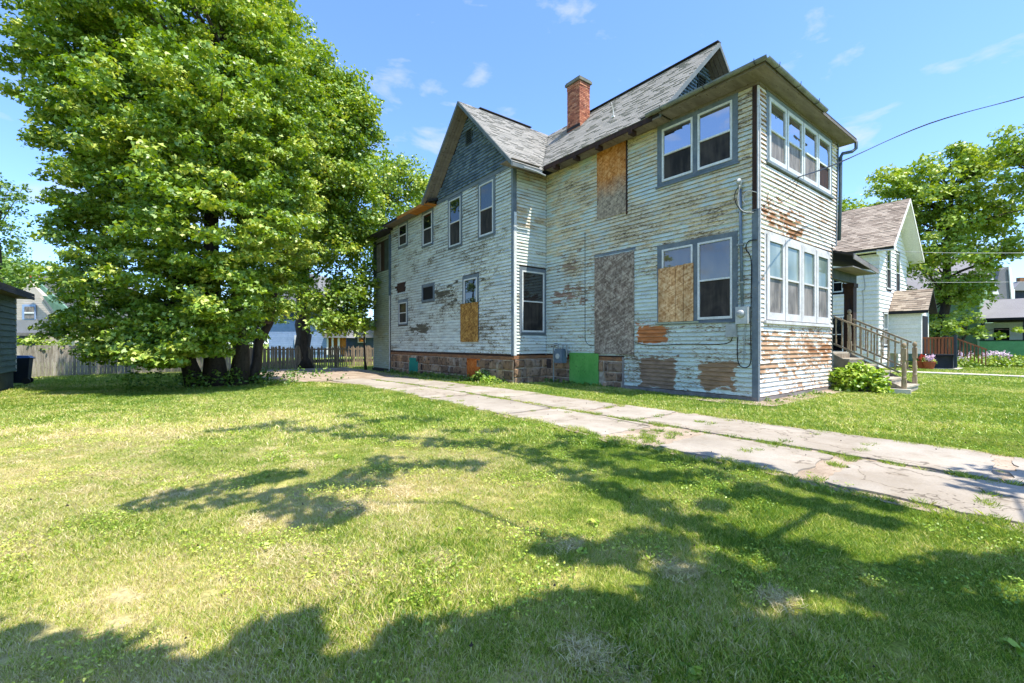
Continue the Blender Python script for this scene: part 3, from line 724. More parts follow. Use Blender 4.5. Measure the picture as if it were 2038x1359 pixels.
clapboards(P_WING, w_wing, YW + .11, 18.90, .96, SZ - .02, wing_holes, M['sid_wing'], pitch=.130,
    gaps=[(16.95, 17.75, 4.62, 4.74), (16.95, 18.1, 4.5, 4.62), (16.95, 18.35, 4.38, 4.5), (16.95, 18.2, 4.26, 4.38), (16.95, 18.1, 4.2, 4.26)])
window(P_WING, 16.80, 17.80, 6.62, 7.73, dn='screen_dark', up='glass_dark', case=(.11, .11, .11, .10))
window(P_WING, 13.99, 14.95, 6.17, 7.70, up='glass_dark', case=(.11, .11, .14, .10))
window(P_WING, 11.39, 12.37, 5.67, 7.73, up='glass_tree', case=(.11, .11, .11, .11)); window(P_WING, 8.98, 9.94, 5.67, 7.74, up='glass_tree', case=(.11, .11, .11, .11))
window(P_WING, 16.80, 17.80, 2.48, 3.61, up='glass_dim', case=(.11, .11, .14, .08))
window(P_WING, 13.84, 14.97, 3.50, 4.17, up='dark', case=(.11, .11, .12, .08), single=True, fr='trim', fw=.03)['label'] = 'small unglazed opening with dark inside'
window(P_WING, 10.12, 11.12, 1.70, 4.12, up='glass_dark', dn='glass_dark', case=(.12, .12, .14, .08), mid=.5)
board(P_WING, 9.99, 11.34, 1.5, 3.10, 'osb_gold', 'golden brown flakeboard over the lower half of the wing window', .055, .075)
mb = MB(); P_WING.box(mb, YW, YW + .10, 0, .035, 1.0, SZ); mb.box(XW - .035, XW + .11, YW - .035, YW, 1.0, 6.2); mb.build('corner_board', M['trim'], HOUSE)
mb = MB(); mb.box(XW + .001, XW + .12, YW - .036, YW - .001, 6.21, SZ); mb.build('corner_board', M['trim'], HOUSE)
mb = MB(); mb.box(XW + .001, XW + .12, YW - .037, YW - .002, 1.0, 6.2); P_RET.box(mb, XW, XW + .12, .035, .038, 1.0, 6.2)
mb.build('corner_board', M['white_frame'], HOUSE)['label'] = 'sunlit white corner board beside the wing'
mb = MB(); P_WING.box(mb, YW, 18.95, -.1, .03, .83, .955); mb.build('sill_beam', M['sill_beam'], HOUSE)
mb = MB(); P_WING.box(mb, YW, 13.5, 0, .04, SZ - .02, SZ + .12); mb.build('frieze_board', M['trim'], HOUSE)

# --- rear addition
w_add = wall_sheet(P_ADD, 18.95, 21.5, -.2, 7.62, 'rear addition wall in dull green clapboards')
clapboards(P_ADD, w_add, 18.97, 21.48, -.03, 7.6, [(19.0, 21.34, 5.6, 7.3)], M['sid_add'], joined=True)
mb = MB(); P_ADD.box(mb, 19.15, 19.75, .0, .03, 5.6, 7.3); mb.build('board_panel', M['trim_dark'], HOUSE)
mb = MB(); P_ADD.box(mb, 19.76, 20.3, .0, .02, 5.65, 7.25); mb.build('board_panel', M['bare_dark'], HOUSE)
mb = MB(); P_ADD.box(mb, 20.32, 20.95, .0, .03, 5.65, 7.25); mb.build('board_panel', M['soffit_pale'], HOUSE)
mb = MB(); P_ADD.box(mb, 20.97, 21.5, .0, .04, 5.4, 7.5); mb.build('board_panel', M['trim_dark'], HOUSE)
mb = MB(); P_ADD.box(mb, 18.95, 21.6, -.1, .06, -.5, -.04); mb.build('addition_base', M['roof_deck'], HOUSE)

finish_clapboards()

# --- foundation: recessed mortar with separate stones
fo = MB(); P_LONG.box(fo, 4.10, YW - .006, -.13, .007, -.3, .868); P_RET.box(fo, XW + .05, -.008, -.13, .007, -.3, .868); P_WING.box(fo, YW + .002, 18.94, -.13, .007, -.5, .828)
FOUND = fo.build('foundation', M['mortar'], HOUSE); FOUND['label'] = 'rubble stone foundation in brown and grey blocks'
def stones(pl, a0, a1, z0, z1, rows, skip=()):
    hh = [rnd.uniform(.75, 1.25) for _ in range(rows)]; hh = [q * (z1 - z0) / sum(hh) for q in hh]
    for r in range(rows):
        a = a0 + rnd.uniform(0, .05); zb = z0 + sum(hh[:r]); h = hh[r]
        while a < a1 - .08:
            w = min(rnd.choice((.18, .26, .34, .46, .6)) * rnd.uniform(.85, 1.15), a1 - a)
            c0, c1 = a + .012, a + w - .012
            if not any(s0 < (c0 + c1) / 2 < s1 for s0, s1 in skip) and c1 - c0 > .05:
                zb2, zt2 = zb + .01 + rnd.uniform(0, .015), zb + h - .01 - rnd.uniform(0, .015)
                b = MB(); j = lambda k=.018: rnd.uniform(-k, k)
                o0 = -.04; o1 = .012 + rnd.uniform(0, .02); o2 = o1 + rnd.uniform(.015, .04)
                ring0 = [(c0, zb2), (c1, zb2), (c1, zt2), (c0, zt2)]
                ring1 = [(c0 + j() * .5, zb2 + j() * .5), ((c0 + c1) / 2 + j(), zb2 + j(.01)), (c1 + j() * .5, zb2 + j() * .5), (c1 + j() * .5, (zb2 + zt2) / 2), (c1 + j() * .5, zt2 + j() * .5), ((c0 + c1) / 2 + j(), zt2 + j(.01)), (c0 + j() * .5, zt2 + j() * .5), (c0 + j() * .5, (zb2 + zt2) / 2)]
                ring0 = [(p[0] * .98 + (c0 + c1) / 2 * .02, p[1]) for p in ring1]
                ca, cz = (c0 + c1) / 2, (zb2 + zt2) / 2
                ring2 = [(ca + (p[0] - ca) * .72 + j(.012), cz + (p[1] - cz) * .7 + j(.012)) for p in ring1]
                vs = [pl.p(p[0], o0, p[1]) for p in ring0] + [pl.p(p[0], o1, p[1]) for p in ring1] + [pl.p(p[0], o2 + j(.012), p[1]) for p in ring2]
                fs = [(8 * k + i, 8 * k + (i + 1) % 8, 8 * (k + 1) + (i + 1) % 8, 8 * (k + 1) + i) for k in range(2) for i in range(8)] + [tuple(range(16, 24))]
                b.add(vs, fs); b.build('stone', M['stone'], FOUND)
            a += w
stones(P_LONG, 4.12, YW - .02, -.08, .86, 3, [(5.1, 6.4)])
stones(P_RET, XW + .02, -.02, -.08, .86, 3)
stones(P_WING, YW + .0, 18.9, -.26, .82, 3, [(9.95, 10.82), (15.54, 16.42)])
board(P_WING, 9.88, 10.86, -.1, .82, 'orange_board', 'orange stained flakeboard in the foundation', .02, .05, name='vent_board')
board(P_WING, 15.48, 16.47, -.15, .70, 'teal_board', 'teal painted board in the foundation', .02, .05, name='vent_board')

# --- roofs
def slope_sheet(mb, pts, th, mi=0):
    """roof slab through the points (upper face), thickness th downwards"""
    n = len(pts); v = [Vector(p) for p in pts]
    mb.add(v + [p - Vector((0, 0, th)) for p in v], [tuple(range(n)), tuple(range(n, 2 * n))[::-1]] + [(i, n + i, n + (i + 1) % n, (i + 1) % n) for i in range(n)], mi)
def inside(poly, s, u):
    r = False; n = len(poly)
    for i in range(n):
        (x0, y0), (x1, y1) = poly[i], poly[(i + 1) % n]
        if (y0 > u) != (y1 > u) and s < (x1 - x0) * (u - y0) / (y1 - y0) + x0: r = not r
    return r
def span_at(poly, u):
    xs = []; n = len(poly)
    for i in range(n):
        (x0, y0), (x1, y1) = poly[i], poly[(i + 1) % n]
        if (y0 > u) != (y1 > u): xs.append(x0 + (x1 - x0) * (u - y0) / (y1 - y0))
    xs.sort(); return list(zip(xs[::2], xs[1::2]))
def shingles(roof, O, A, B, poly, mat, tab=.30, course=.145, n_obj=300, near=None):
    """tabs laid on the plane O + a*A + b*B (B up the slope); poly in (a, b). The tabs nearest `near` become objects, the rest one part"""
    A = Vector(A).normalized(); B = Vector(B).normalized(); N = A.cross(B)
    if N.z < 0: N = -N
    O = Vector(O); tabs = []
    bmax = max(p[1] for p in poly); b = .0; k = 0
    while b < bmax - .03:
        for s0, s1 in span_at(poly, b + .5 * min(course, bmax - b)):
            a = s0 - (k % 2) * tab / 2 - rnd.uniform(0, .04)
            while a < s1 - .01:
                w = tab * rnd.uniform(.92, 1.08); c0 = max(a, s0); c1 = min(a + w, s1)
                if c1 - c0 > .03:
                    e = rnd.uniform(-.008, .006); h = rnd.choice((0, .003, .016)) + rnd.uniform(0, .002)
                    p = [O + A * c0 + B * (b + e) + N * (.016 + h), O + A * (c1 - .006) + B * (b + e) + N * (.016 + h),
                         O + A * (c1 - .006) + B * min(b + course + .02, bmax) + N * .006, O + A * c0 + B * min(b + course + .02, bmax) + N * .006]
                    lowp = [O + A * c0 + B * (b + e) + N * .001, O + A * (c1 - .006) + B * (b + e) + N * .001]
                    tabs.append(p + lowp)
                a += w
        b += course; k += 1
    near = Vector(near) if near else CAM
    if n_obj: tabs.sort(key=lambda t: (t[0] - near).length)
    F = [(0, 1, 2, 3), (4, 5, 1, 0), (4, 0, 3), (5, 2, 1)]
    for t in tabs[:n_obj]:
        m = MB(); m.add(t, F); m.build('shingle', mat, roof)
    rest = MB()
    for t in tabs[n_obj:]: rest.add(t, F)
    if rest.v: tag(rest.build('shingle_courses', mat, roof), kind='stuff')

ZR, XR, YR = 11.22, 2.72, 10.6
rz = lambda x: ZR - abs(x - XR)         # main roof height
wz = lambda y: ZR - abs(y - YR)         # wing roof height
XE = -.57; YE = 7.02; XG = -2.20; YG = 2.38
m = MB()
yv = YR - (XR - XE)                      # the eave meets the valley here
slope_sheet(m, [(XE, YG, rz(XE)), (XR, YG, ZR), (XR, YR, ZR), (XE, yv, rz(XE))], .10)
slope_sheet(m, [(XR, YG, ZR), (6.0, YG, rz(6.0)), (6.0, 17, rz(6.0)), (XR, 17, ZR)], .10)
roof_main = m.build('roof', M['roof_deck'], HOUSE); roof_main['label'] = 'steep grey shingled main roof'
s2 = math.sqrt(2)
shingles(roof_main, (XE, 0, rz(XE)), (0, 1, 0), (1, 0, 1), [(YG, 0), (yv, 0), (YR, (XR - XE) * s2), (YG, (XR - XE) * s2)], M['shingle'], n_obj=300)
m = MB()
yl = 13.85
slope_sheet(m, [(XG, YE, wz(YE)), (XG, YR, ZR), (XR, YR, ZR), (XE - (yv - YE) * 1.0 + .0, YE, wz(YE))], .10)
slope_sheet(m, [(XG, YR, ZR), (XG, yl, wz(yl)), (XR, yl, wz(yl)), (XR, YR, ZR)], .10)
roof_wing = m.build('roof', M['roof_deck'], HOUSE); roof_wing['label'] = 'steep grey shingled roof over the side wing'
xb = XE - (yv - YE)
shingles(roof_wing, (0, YE, wz(YE)), (1, 0, 0), (0, 1, 1), [(XG, 0), (xb, 0), (XR, (YR - YE) * s2), (XG, (YR - YE) * s2)], M['shingle'], n_obj=0)
m = MB(); m.beam((XR, YG - .01, ZR + .03), (XR, 8.0, ZR + .03), .2, .03); m.build('ridge_cap', M['roof_deck'], HOUSE)
m = MB(); m.beam((-1.2, YR, ZR + .03), (1.6, YR, ZR + .03), .2, .03); m.build('ridge_cap', M['roof_deck'], HOUSE)
# gable walls
m = MB(); m.prism([(0, 3.0, SZ), (5.44, 3.0, SZ), (5.44, 3.0, rz(5.44) - .2), (XR, 3.0, ZR - .2), (0, 3.0, rz(0) - .2)], (0, .1, 0)); m.build('gable_wall', M['trim'], HOUSE)
m = MB(); m.prism([(XW, 7.75, SZ), (XW, 13.45, SZ), (XW, 13.45, wz(13.45) - .2), (XW, YR, ZR - .2), (XW, 7.75, wz(7.75) - .2)], (.1, 0, 0)); m.build('gable_wall', M['trim'], HOUSE)
def scales(pl, a_c, half, z0, zt, skip, sz=.155, ch=.125):
    mb = MB(); z = z0; k = 0
    while z < zt:
        hw = min(half, (ZR - .25 - z)); a = a_c - hw - (k % 2) * sz / 2
        while a < a_c + hw:
            c = a + sz / 2
            if abs(c - a_c) < hw - .02 and not (skip[0] < c < skip[1] and skip[2] < z + .05 < skip[3]):
                w = sz * .48; o = .03 + rnd.uniform(0, .008); e = rnd.uniform(-.006, .006)
                pr = [(-w, ch + .02), (-w, .045), (-w * .6, .012), (0, 0), (w * .6, .012), (w, .045), (w, ch + .02)]
                vs = [pl.p(c + p[0], (o + .05 - .5 * p[1] if p[1] < .1 else .012), z + e + p[1]) for p in pr] + [pl.p(c + p[0], 0.004, z + e + p[1]) for p in pr]
                fs = [tuple(range(7))] + [(i, i + 7, i + 8, i + 1) for i in range(6)]
                mb.add(vs, fs)
            a += sz
        z += ch; k += 1
    tag(mb.build('fish_scale_shingles', M['scale'], HOUSE), kind='stuff')
scales(P_WING, YR, 2.82, SZ + .14, ZR - .5, (10.42, 11.0, 9.62, 10.32))
scales(Plane('y', 3.0), XR, 2.70, SZ + .14, ZR - .5, (2.4, 3.0, 9.7, 10.42))
def louvre(pl, a0, a1, z0, z1):
    m = MB(); pl.box(m, a0, a1, .0, .02, z0, z1); v = m.build('gable_vent', M['dark'], HOUSE); n = 7
    f = MB(); 
    for x in (a0, a1 - .04): pl.box(f, x, x + .04, .02, .055, z0, z1)
    pl.box(f, a0 + .04, a1 - .04, .02, .055, z0, z0 + .04); pl.box(f, a0 + .04, a1 - .04, .02, .055, z1 - .04, z1)
    f.build('vent_frame', M['trim_dark'], v)
    for i in range(n):
        z = z0 + .06 + (z1 - z0 - .12) * i / n
        s = MB(); s.add([pl.p(a0 + .04, .05, z), pl.p(a1 - .04, .05, z), pl.p(a1 - .04, .02, z + .05), pl.p(a0 + .04, .02, z + .05),
                         pl.p(a0 + .04, .05, z - .01), pl.p(a1 - .04, .05, z - .01), pl.p(a1 - .04, .02, z + .04), pl.p(a0 + .04, .02, z + .04)],
                        [(0, 1, 2, 3), (7, 6, 5, 4), (0, 4, 5, 1), (2, 6, 7, 3)]); s.build('slat', M['trim_dark'], v)
louvre(P_WING, 10.48, 10.95, 9.65, 10.30); louvre(Plane('y', 3.0), 2.45, 2.95, 9.72, 10.40)
# rakes, soffits
def rake(p0, p1, thick_dir, w=.16):
    m = MB(); a = Vector(p0); b = Vector(p1); d = Vector((0, 0, -w)); t = Vector(thick_dir)
    m.prism([a, b, b + d, a + d], t); m.build('rake_board', M['rake'], HOUSE)
rake((XG, YR, ZR + .0), (XG, YE, wz(YE)), (-.03, 0, 0)); rake((XG, yl, wz(yl)), (XG, YR, ZR), (-.03, 0, 0))
rake((XR, YG, ZR), (XE, YG, rz(XE)), (0, -.03, 0)); rake((6.0, YG, rz(6.0)), (XR, YG, ZR), (0, -.03, 0))
for sgn, ye in ((-1, YE), (1, yl)):
    n = 4
    for i in range(n):      # soffit boards under the wing's rake overhang
        x0 = XG + .005 + i * (XW - XG - .03) / n; x1 = x0 + (XW - XG - .03) / n - .012
        m = MB(); m.prism([(x0, YR, ZR - .145), (x1, YR, ZR - .145 - (0 if i % 2 else .008)), (x1, ye, wz(ye) - .145 - (0 if i % 2 else .008)), (x0, ye, wz(ye) - .145)], (0, 0, .03))
        m.build('soffit_board', M['soffit'], HOUSE)
for sgn, xe in ((-1, XE), (1, 6.0)):
    for i in range(4):
        y0 = YG + .01 + i * .15; m = MB()
        m.prism([(XR, y0, ZR - .145), (XR, y0 + .138, ZR - .145), (xe, y0 + .138, rz(xe) - .145), (xe, y0, rz(xe) - .145)], (0, 0, .03)); m.build('soffit_board', M['soffit'], HOUSE)
for y0, y1 in ((YG, 4.2), (4.22, 5.9), (5.92, yv)):
    m = MB(); m.box(XE + .02, -.001, y0, y1 - .01, SZ - .045, SZ - .015); m.build('soffit_board', M['soffit'], HOUSE)
for x0, x1, yb in ((XG + .02, XW, YE + .03), (XW + .005, -.9, YE + .03), (-.895, -.58, YE + .2)):
    m = MB(); m.box(x0, x1, yb, YW - .001, SZ - .20 if False else SZ - .115, SZ - .09); m.build('soffit_board', M['soffit'], HOUSE)
m = MB(); m.box(XE - .02, XE + .015, 2.62, yv - .05, rz(XE) - .16, rz(XE) - .02); m.build('fascia_board', M['bare_dark'], HOUSE)
m = MB(); m.box(XG, xb, YE - .02, YE + .015, wz(YE) - .15, wz(YE) - .02); m.build('fascia_board', M['rake'], HOUSE)
for y in (3.3, 4.6, 5.6, 6.6):     # rotten bracket ends under the eave
    m = MB(); m.box(XE - .05, XE + .2, y, y + .12, rz(XE) - .27, rz(XE) - .14); m.build('eave_bracket', M['bare_dark'], HOUSE)
m = MB(); m.tube([(-1.75, YE - .06, 7.52), (-1.2, YE - .08, 7.5), (-.75, YE - .06, 7.46)], .03, 8); m.build('gutter_remnant', M['metal_grey'], HOUSE)
# rear section roof (low pitch) and its eave
m = MB(); slope_sheet(m, [(-2.08, 13.4, 7.98), (-2.08, 18.98, 7.98), (XR, 18.98, 9.7), (XR, 13.4, 9.7)], .09)
m.build('roof', M['roof_deck'], HOUSE)['label'] = 'low roof over the rear section'
m = MB(); m.box(-2.08, XW - .001, 13.5, 15.6, 7.845, 7.87); m.build('soffit_board', M['bare_orange'], HOUSE)['label'] = 'bare orange soffit board'
m = MB(); m.box(-2.08, XW - .001, 15.62, 18.9, 7.845, 7.87); m.build('soffit_board', M['soffit'], HOUSE)
m = MB(); m.box(-2.11, -2.082, 13.75, 16.9, 7.83, 7.97); m.build('fascia_board', M['bare_orange'], HOUSE)['label'] = 'bare orange eave board'
m = MB(); slope_sheet(m, [(-2.15, 18.6, 7.72), (-2.15, 22.0, 7.72), (XR, 22.0, 8.6), (XR, 18.6, 8.6)], .1); m.build('roof', M['roof_deck'], HOUSE)['label'] = 'low roof edge over the rear addition'
# bodies behind the walls, so the house is solid from the side
m = MB(); m.box(.12, 5.0, .12, 17, .0, SZ - .05); m.box(XW + .12, .12, YW + .12, 21.4, 0, 7.6); m.box(4.9, 5.0, .12, 17, 0, SZ); m.build('inner_walls', M['dark'], HOUSE)
# hip roof of the enclosed porch
m = MB(); e0, e1, f0 = XE - .02, 6.0, -.42
m.add([(e0, f0, 8.0), (e1, f0, 8.0), (e1, 3.0, 8.0), (e0, 3.0, 8.0), (2.0, 3.0, 8.55), (3.6, 3.0, 8.55), (e0, f0, 7.95), (e1, f0, 7.95), (e1, 3.0, 7.95), (e0, 3.0, 7.95)],
      [(0, 1, 5, 4), (0, 4, 3), (1, 2, 5), (6, 9, 8, 7), (0, 6, 7, 1), (3, 9, 6, 0), (1, 7, 8, 2)])
m.build('roof', M['roof_deck'], HOUSE)['label'] = 'low hip roof over the enclosed front porch'
m = MB(); m.box(e0 + .03, e1 - .03, f0 + .03, -.001, SZ + .0, SZ + .028); m.build('soffit_board', M['soffit_pale'], HOUSE)
m = MB(); m.box(e0 + .03, -.001, .0, 2.36, SZ + .0, SZ + .028); m.build('soffit_board', M['soffit_pale'], HOUSE)
m = MB(); m.box(5.56, e1 - .03, .0, 2.36, SZ + .0, SZ + .028); m.build('soffit_board', M['soffit_pale'], HOUSE)
m = MB(); m.box(e0 + .03, e1 - .03, f0, f0 + .03, SZ, 7.95); m.box(e0, e0 + .03, f0, 2.4, SZ, 7.95); m.box(e1 - .03, e1, f0, 3, SZ, 7.95); m.build('fascia_board', M['soffit'], HOUSE)
m = MB(); m.box(-.05, 0, -.035, 2.3, SZ - .07, SZ - .002); m.box(0.0, 5.5, -.05, 0, SZ - .07, SZ - .002); m.build('crown_moulding', M['soffit'], HOUSE)
def gutter(a, b, r, name='gutter'):
    a = Vector(a); b = Vector(b); d = (b - a).normalized(); s = d.cross(Vector((0, 0, 1))).normalized(); m = MB(); n = 8; vs = []; fs = []
    for p in (a, b):
        for rr in (r, r - .006):
            for k in range(n + 1):
                t = math.pi * k / n; vs.append(p + s * (math.cos(t) * rr) + Vector((0, 0, -math.sin(t) * rr)))
    w = n + 1
    for k in range(n):
        fs += [(k, k + 1, 2 * w + k + 1, 2 * w + k), (w + k, 3 * w + k, 3 * w + k + 1, w + k + 1), (k, w + k, w + k + 1, k + 1), (2 * w + k, 2 * w + k + 1, 3 * w + k + 1, 3 * w + k)]
    m.add(vs, fs); o = m.build(name, M['gutter'], HOUSE)
    L = (b - a).length; k = .5
    while k < L:
        p = a + d * k; h = MB(); h.tube([p + s * .09 + Vector((0, 0, .03)), p + s * .08 - Vector((0, 0, .07)), p - Vector((0, 0, r + .012)), p - s * .08 - Vector((0, 0, .05)), p - s * .085 + Vector((0, 0, .04))], .008, 5)
        h.build('gutter_strap', M['roof_deck'], o); k += 1.25
gutter((XE - .10, 2.75, 7.97), (XE - .10, -.52, 8.0), .075); gutter((XE - .10, -.49, 7.985), (3.1, -.48, 7.965), .065)
m = MB(); m.tube([(6.02, -.40, 7.93), (6.08, -.38, 7.72), (5.98, -.30, 7.62), (5.72, -.12, 7.55), (5.64, -.09, 7.42), (5.60, -.09, 6.0), (5.53, -.08, 4.75)], .05, 10); m.build('downspout', M['downspout'], HOUSE, True)
m = MB(); m.box(XW - .13, XW - .04, 18.86, 18.98, 4.1, 7.5); m.build('downspout', M['downspout'], HOUSE)
m = MB(); m.tube([(XW - .08, 18.95, 4.1), (XW - .08, 18.95, .1), (XW - .15, 18.85, -.1), (XW - .5, 18.6, -.14)], .03, 8); m.build('downspout', M['grey_cable'], HOUSE)
# small bracket on the roof
m = MB(); p = Vector((.76, 5.09, rz(.76))); m.tube([p, p + Vector((-.05, 0, .30))], .012, 6); m.tube([p + Vector((.25, .25, .25)), p + Vector((-.05, 0, .28))], .012, 6); m.tube([p + Vector((-.05, 0, .28)), p + Vector((-.25, -.1, .38))], .015, 6)
m.box(p.x - .08, p.x + .08, p.y - .05, p.y + .05, p.z, p.z + .04); m.build('mast_bracket', M['white_vinyl'], HOUSE)

# --- chimney
cx0, cx1, cy0, cy1 = 1.62, 2.22, 7.55, 8.25
m = MB(); m.box(cx0 + .02, cx1 - .02, cy0 + .02, cy1 - .02, rz(cx0) - .5, 12.05); CH = m.build('chimney', M['mortar'], HOUSE); CH['label'] = 'orange red brick chimney on the main roof'
bz = rz(cx0) - .12; k = 0   # courses
while bz < 12.0:
    off = .1 if k % 2 else 0.0
    grow = .02 if bz > 11.82 else 0
    for (side, L) in (('W', cy1 - cy0), ('S', cx1 - cx0), ('E', cy1 - cy0), ('N', cx1 - cx0)):
        a = -off
        while a < L - .03:
            c0 = max(a, 0) + .004; c1 = min(a + .205, L) - .004; a += .21
            if c1 - c0 < .03: continue
            b = MB(); j = rnd.uniform(0, .007) + grow; z0, z1 = bz, bz + .058
            if side == 'W': b.box(cx0 - j, cx0 + .03, cy0 + c0, cy0 + c1, z0, z1)
            if side == 'E': b.box(cx1 - .03, cx1 + j, cy0 + c0, cy0 + c1, z0, z1)
            if side == 'S': b.box(cx0 + c0, cx0 + c1, cy0 - j, cy0 + .03, z0, z1)
            if side == 'N': b.box(cx0 + c0, cx0 + c1, cy1 - .03, cy1 + j, z0, z1)
            if side in 'WS' or (k % 2 == 0 and z0 > 11.0): b.build('brick', M['brick'], CH)
    bz += .072; k += 1
m = MB(); m.box(cx0 - .07, cx1 + .07, cy0 - .07, cy1 + .07, 12.04, 12.14); m.box(cx0 - .04, cx1 + .04, cy0 - .04, cy1 + .04, 12.14, 12.19); m.build('chimney_cap', M['cap'], CH)
m = MB(); m.box(cx0 - .02, cx0 + .02, cy0 - .02, cy1 + .02, rz(cx0) + .06, rz(cx0) + .18); m.build('flashing', M['roof_deck'], CH)

# --- entry porch roof, beam, post at the right of the front wall
PORCH = MB(); slope_sheet(PORCH, [(5.14, -.55, 4.22), (7.75, -.55, 4.0), (7.75, 1.2, 4.45), (5.14, 1.2, 4.75)], .07); PR = PORCH.build('roof', M['roof_deck'], HOUSE); PR['label'] = 'small sagging roof over the front steps'
m = MB(); m.beam((5.14, -.57, 4.10), (7.72, -.57, 3.88), .03, .15); m.build('fascia_board', M['soffit_pale'], HOUSE)
m = MB(); m.box(5.2, 7.65, -.53, 1.1, 3.80, 3.83); m.build('soffit_board', M['soffit_pale'], HOUSE)
m = MB(); m.box(5.14, 7.5, -.02, .12, 3.50, 3.80); m.build('porch_beam', M['trim_dark'], HOUSE)
m = MB(); m.box(7.05, 7.40, -.05, .22, 1.18, 3.50); m.box(7.0, 7.45, -.08, .26, 3.36, 3.5); m.build('porch_post', M['bare_dark'], HOUSE)
m = MB(); m.box(5.13, 5.22, .13, 3.0, 1.15, 4.5); m.build('entry_wall', M['sid_ret'], HOUSE)

# ------------------------------------------------------------------ front steps
ST = empty('front_steps', (6.1, -.8, 0)); tag(ST, 'weathered wooden front steps with turned balusters and two newel posts', 'steps')
m = MB(); m.box(5.25, 7.4, .0, 2.6, 1.10, 1.15); m.build('landing', M['tread_wood'], ST)
for i in range(12):
    m = MB(); x = 5.25 + i * .176; m.box(x, x + .17, -.028, -.003, .03, 1.10) ; m.build('riser_plank', M['grey_wood'], ST)
for i in range(9):
    m = MB(); y = .02 + i * .2; m.box(5.222, 5.246, y, y + .192, .03, 1.10); m.build('skirt_plank', M['grey_wood'], ST)
NSTEP = 5
for i in range(NSTEP):
    zt = 1.15 - (i + 1) * (1.15 / (NSTEP + 1)); y1 = -.03 - i * .34; y0 = y1 - .36
    m = MB(); m.box(5.30, 6.86, y0 - .03, y1, zt - .045, zt); m.build('tread', M['tread_wood'], ST)
    m = MB(); m.box(5.32, 6.84, y0 + .0, y0 + .025, zt - .19, zt - .047); m.build('riser', M['tread_wood'], ST)
for x in (5.27, 6.86):
    m = MB(); m.prism([(x, 0, .0), (x, 0, 1.1), (x, -1.70, .16), (x, -1.70, .0)], (.035, 0, 0)); m.build('stringer', M['grey_wood'], ST)
def newel(x, y, z0, z1):
    m = MB(); h = z1 - z0; m.box(x - .055, x + .055, y - .055, y + .055, z0, z0 + h * .28); m.box(x - .055, x + .055, y - .055, y + .055, z0 + h * .66, z0 + h * .88)
    m.lathe((x, y, z0), [(.045, h * .28), (.06, h * .31), (.05, h * .35), (.058, h * .45), (.05, h * .58), (.038, h * .62), (.055, h * .66)], 12)
    m.lathe((x, y, z0), [(.05, h * .88), (.03, h * .895), (.055, h * .92), (.06, h * .95), (.045, h * .985), (.01, h)], 12)
    m.build('newel_post', M['rail_wood'], ST)
newel(5.3, -1.72, -.02, 1.46); newel(6.9, -1.66, .0, 1.49); newel(6.9, .02, 1.1, 2.6)
RZ = lambda y: 1.42 + (y + 1.68) * (.88 / 1.7)   # handrail height
def baluster_mesh(h):
    m = MB(); m.box(-.02, .02, -.02, .02, 0, h * .2); m.box(-.02, .02, -.02, .02, h * .84, h)
    m.lathe((0, 0, 0), [(.014, h * .2), (.022, h * .25), (.018, h * .32), (.026, h * .42), (.016, h * .6), (.02, h * .78), (.014, h * .84)], 8)
    return m.mesh('baluster', M['rail_wood'])
bm_ = baluster_mesh(.78)
for x, y0, y1 in ((5.3, -1.62, .0), (6.9, -1.58, -.06)):
    m = MB(); m.beam((x, y0, RZ(y0)), (x, y1, RZ(y1)), .07, .05); m.build('handrail', M['rail_wood'], ST)
    m = MB(); m.beam((x, y0, RZ(y0) - .86), (x, y1, RZ(y1) - .86), .05, .05); m.build('bottom_rail', M['grey_wood'], ST)
    n = 10
    for i in range(n):
        y = y0 + (y1 - y0) * (i + .6) / n; link('baluster', bm_, ST, (x, y, RZ(y) - .82))

# ------------------------------------------------------------------ things by the walls
# electric meter with conduit
EM = empty('electric_meter', (0, .33, 0)); tag(EM, 'grey electric meter with round glass dial and tall conduit on the side wall', 'electric meter')
m = MB(); m.box(-.15, -.03, .17, .47, 1.93, 2.36); m.build('meter_box', M['metal_grey'], EM)
m = MB(); m.tube([(-.15, .33, 2.18), (-.20, .33, 2.18), (-.235, .33, 2.18)], [.10, .095, .06], 20); m.build('meter_dial', M['metal_grey'], EM, True)
m = MB(); m.tube([(-.09, .33, 2.36), (-.09, .38, 5.35)], .036, 12); m.build('conduit', M['pvc'], EM, True)
m = MB(); m.tube([(-.09, .38, 5.33), (-.10, .38, 5.47), (-.15, .38, 5.52), (-.22, .38, 5.45)], [.05, .06, .06, .03], 12); m.build('weatherhead', M['metal_grey'], EM, True)
for z in (2.95, 3.9, 4.75):
    m = MB(); m.box(-.13, -.028, .28 + (z - 2) * .014, .42 + (z - 2) * .014, z, z + .04); m.build('pipe_strap', M['galv'], EM)
m = MB(); m.box(-.13, -.03, .47, .73, 1.60, 1.93); m.build('junction_box', M['metal_grey'], EM)
m = MB(); m.tube([(-.07, .26, 1.93), (-.07, .30, 1.2), (-.07, .30, .95)], .014, 8); m.build('ground_pipe', M['galv'], EM)
def cable(name, pts, r, mat, parent, n=6):
    # smooth through the points
    P = [Vector(p) for p in pts]; out = []
    for i in range(len(P) - 1):
        p0 = P[max(i - 1, 0)]; p1 = P[i]; p2 = P[i + 1]; p3 = P[min(i + 2, len(P) - 1)]
        for k in range(6):
            t = k / 6; out.append(.5 * ((2 * p1) + (-p0 + p2) * t + (2 * p0 - 5 * p1 + 4 * p2 - p3) * t * t + (-p0 + 3 * p1 - 3 * p2 + p3) * t ** 3))
    out.append(P[-1]); m = MB(); m.tube(out, r, n); return m.build(name, M[mat], parent, True)
cable('cable', [(-.10, .38, 5.42), (-.2, .46, 5.2), (-.16, .42, 4.9), (-.1, .22, 4.68), (-.06, .0, 4.72)], .010, 'black_rubber', EM)
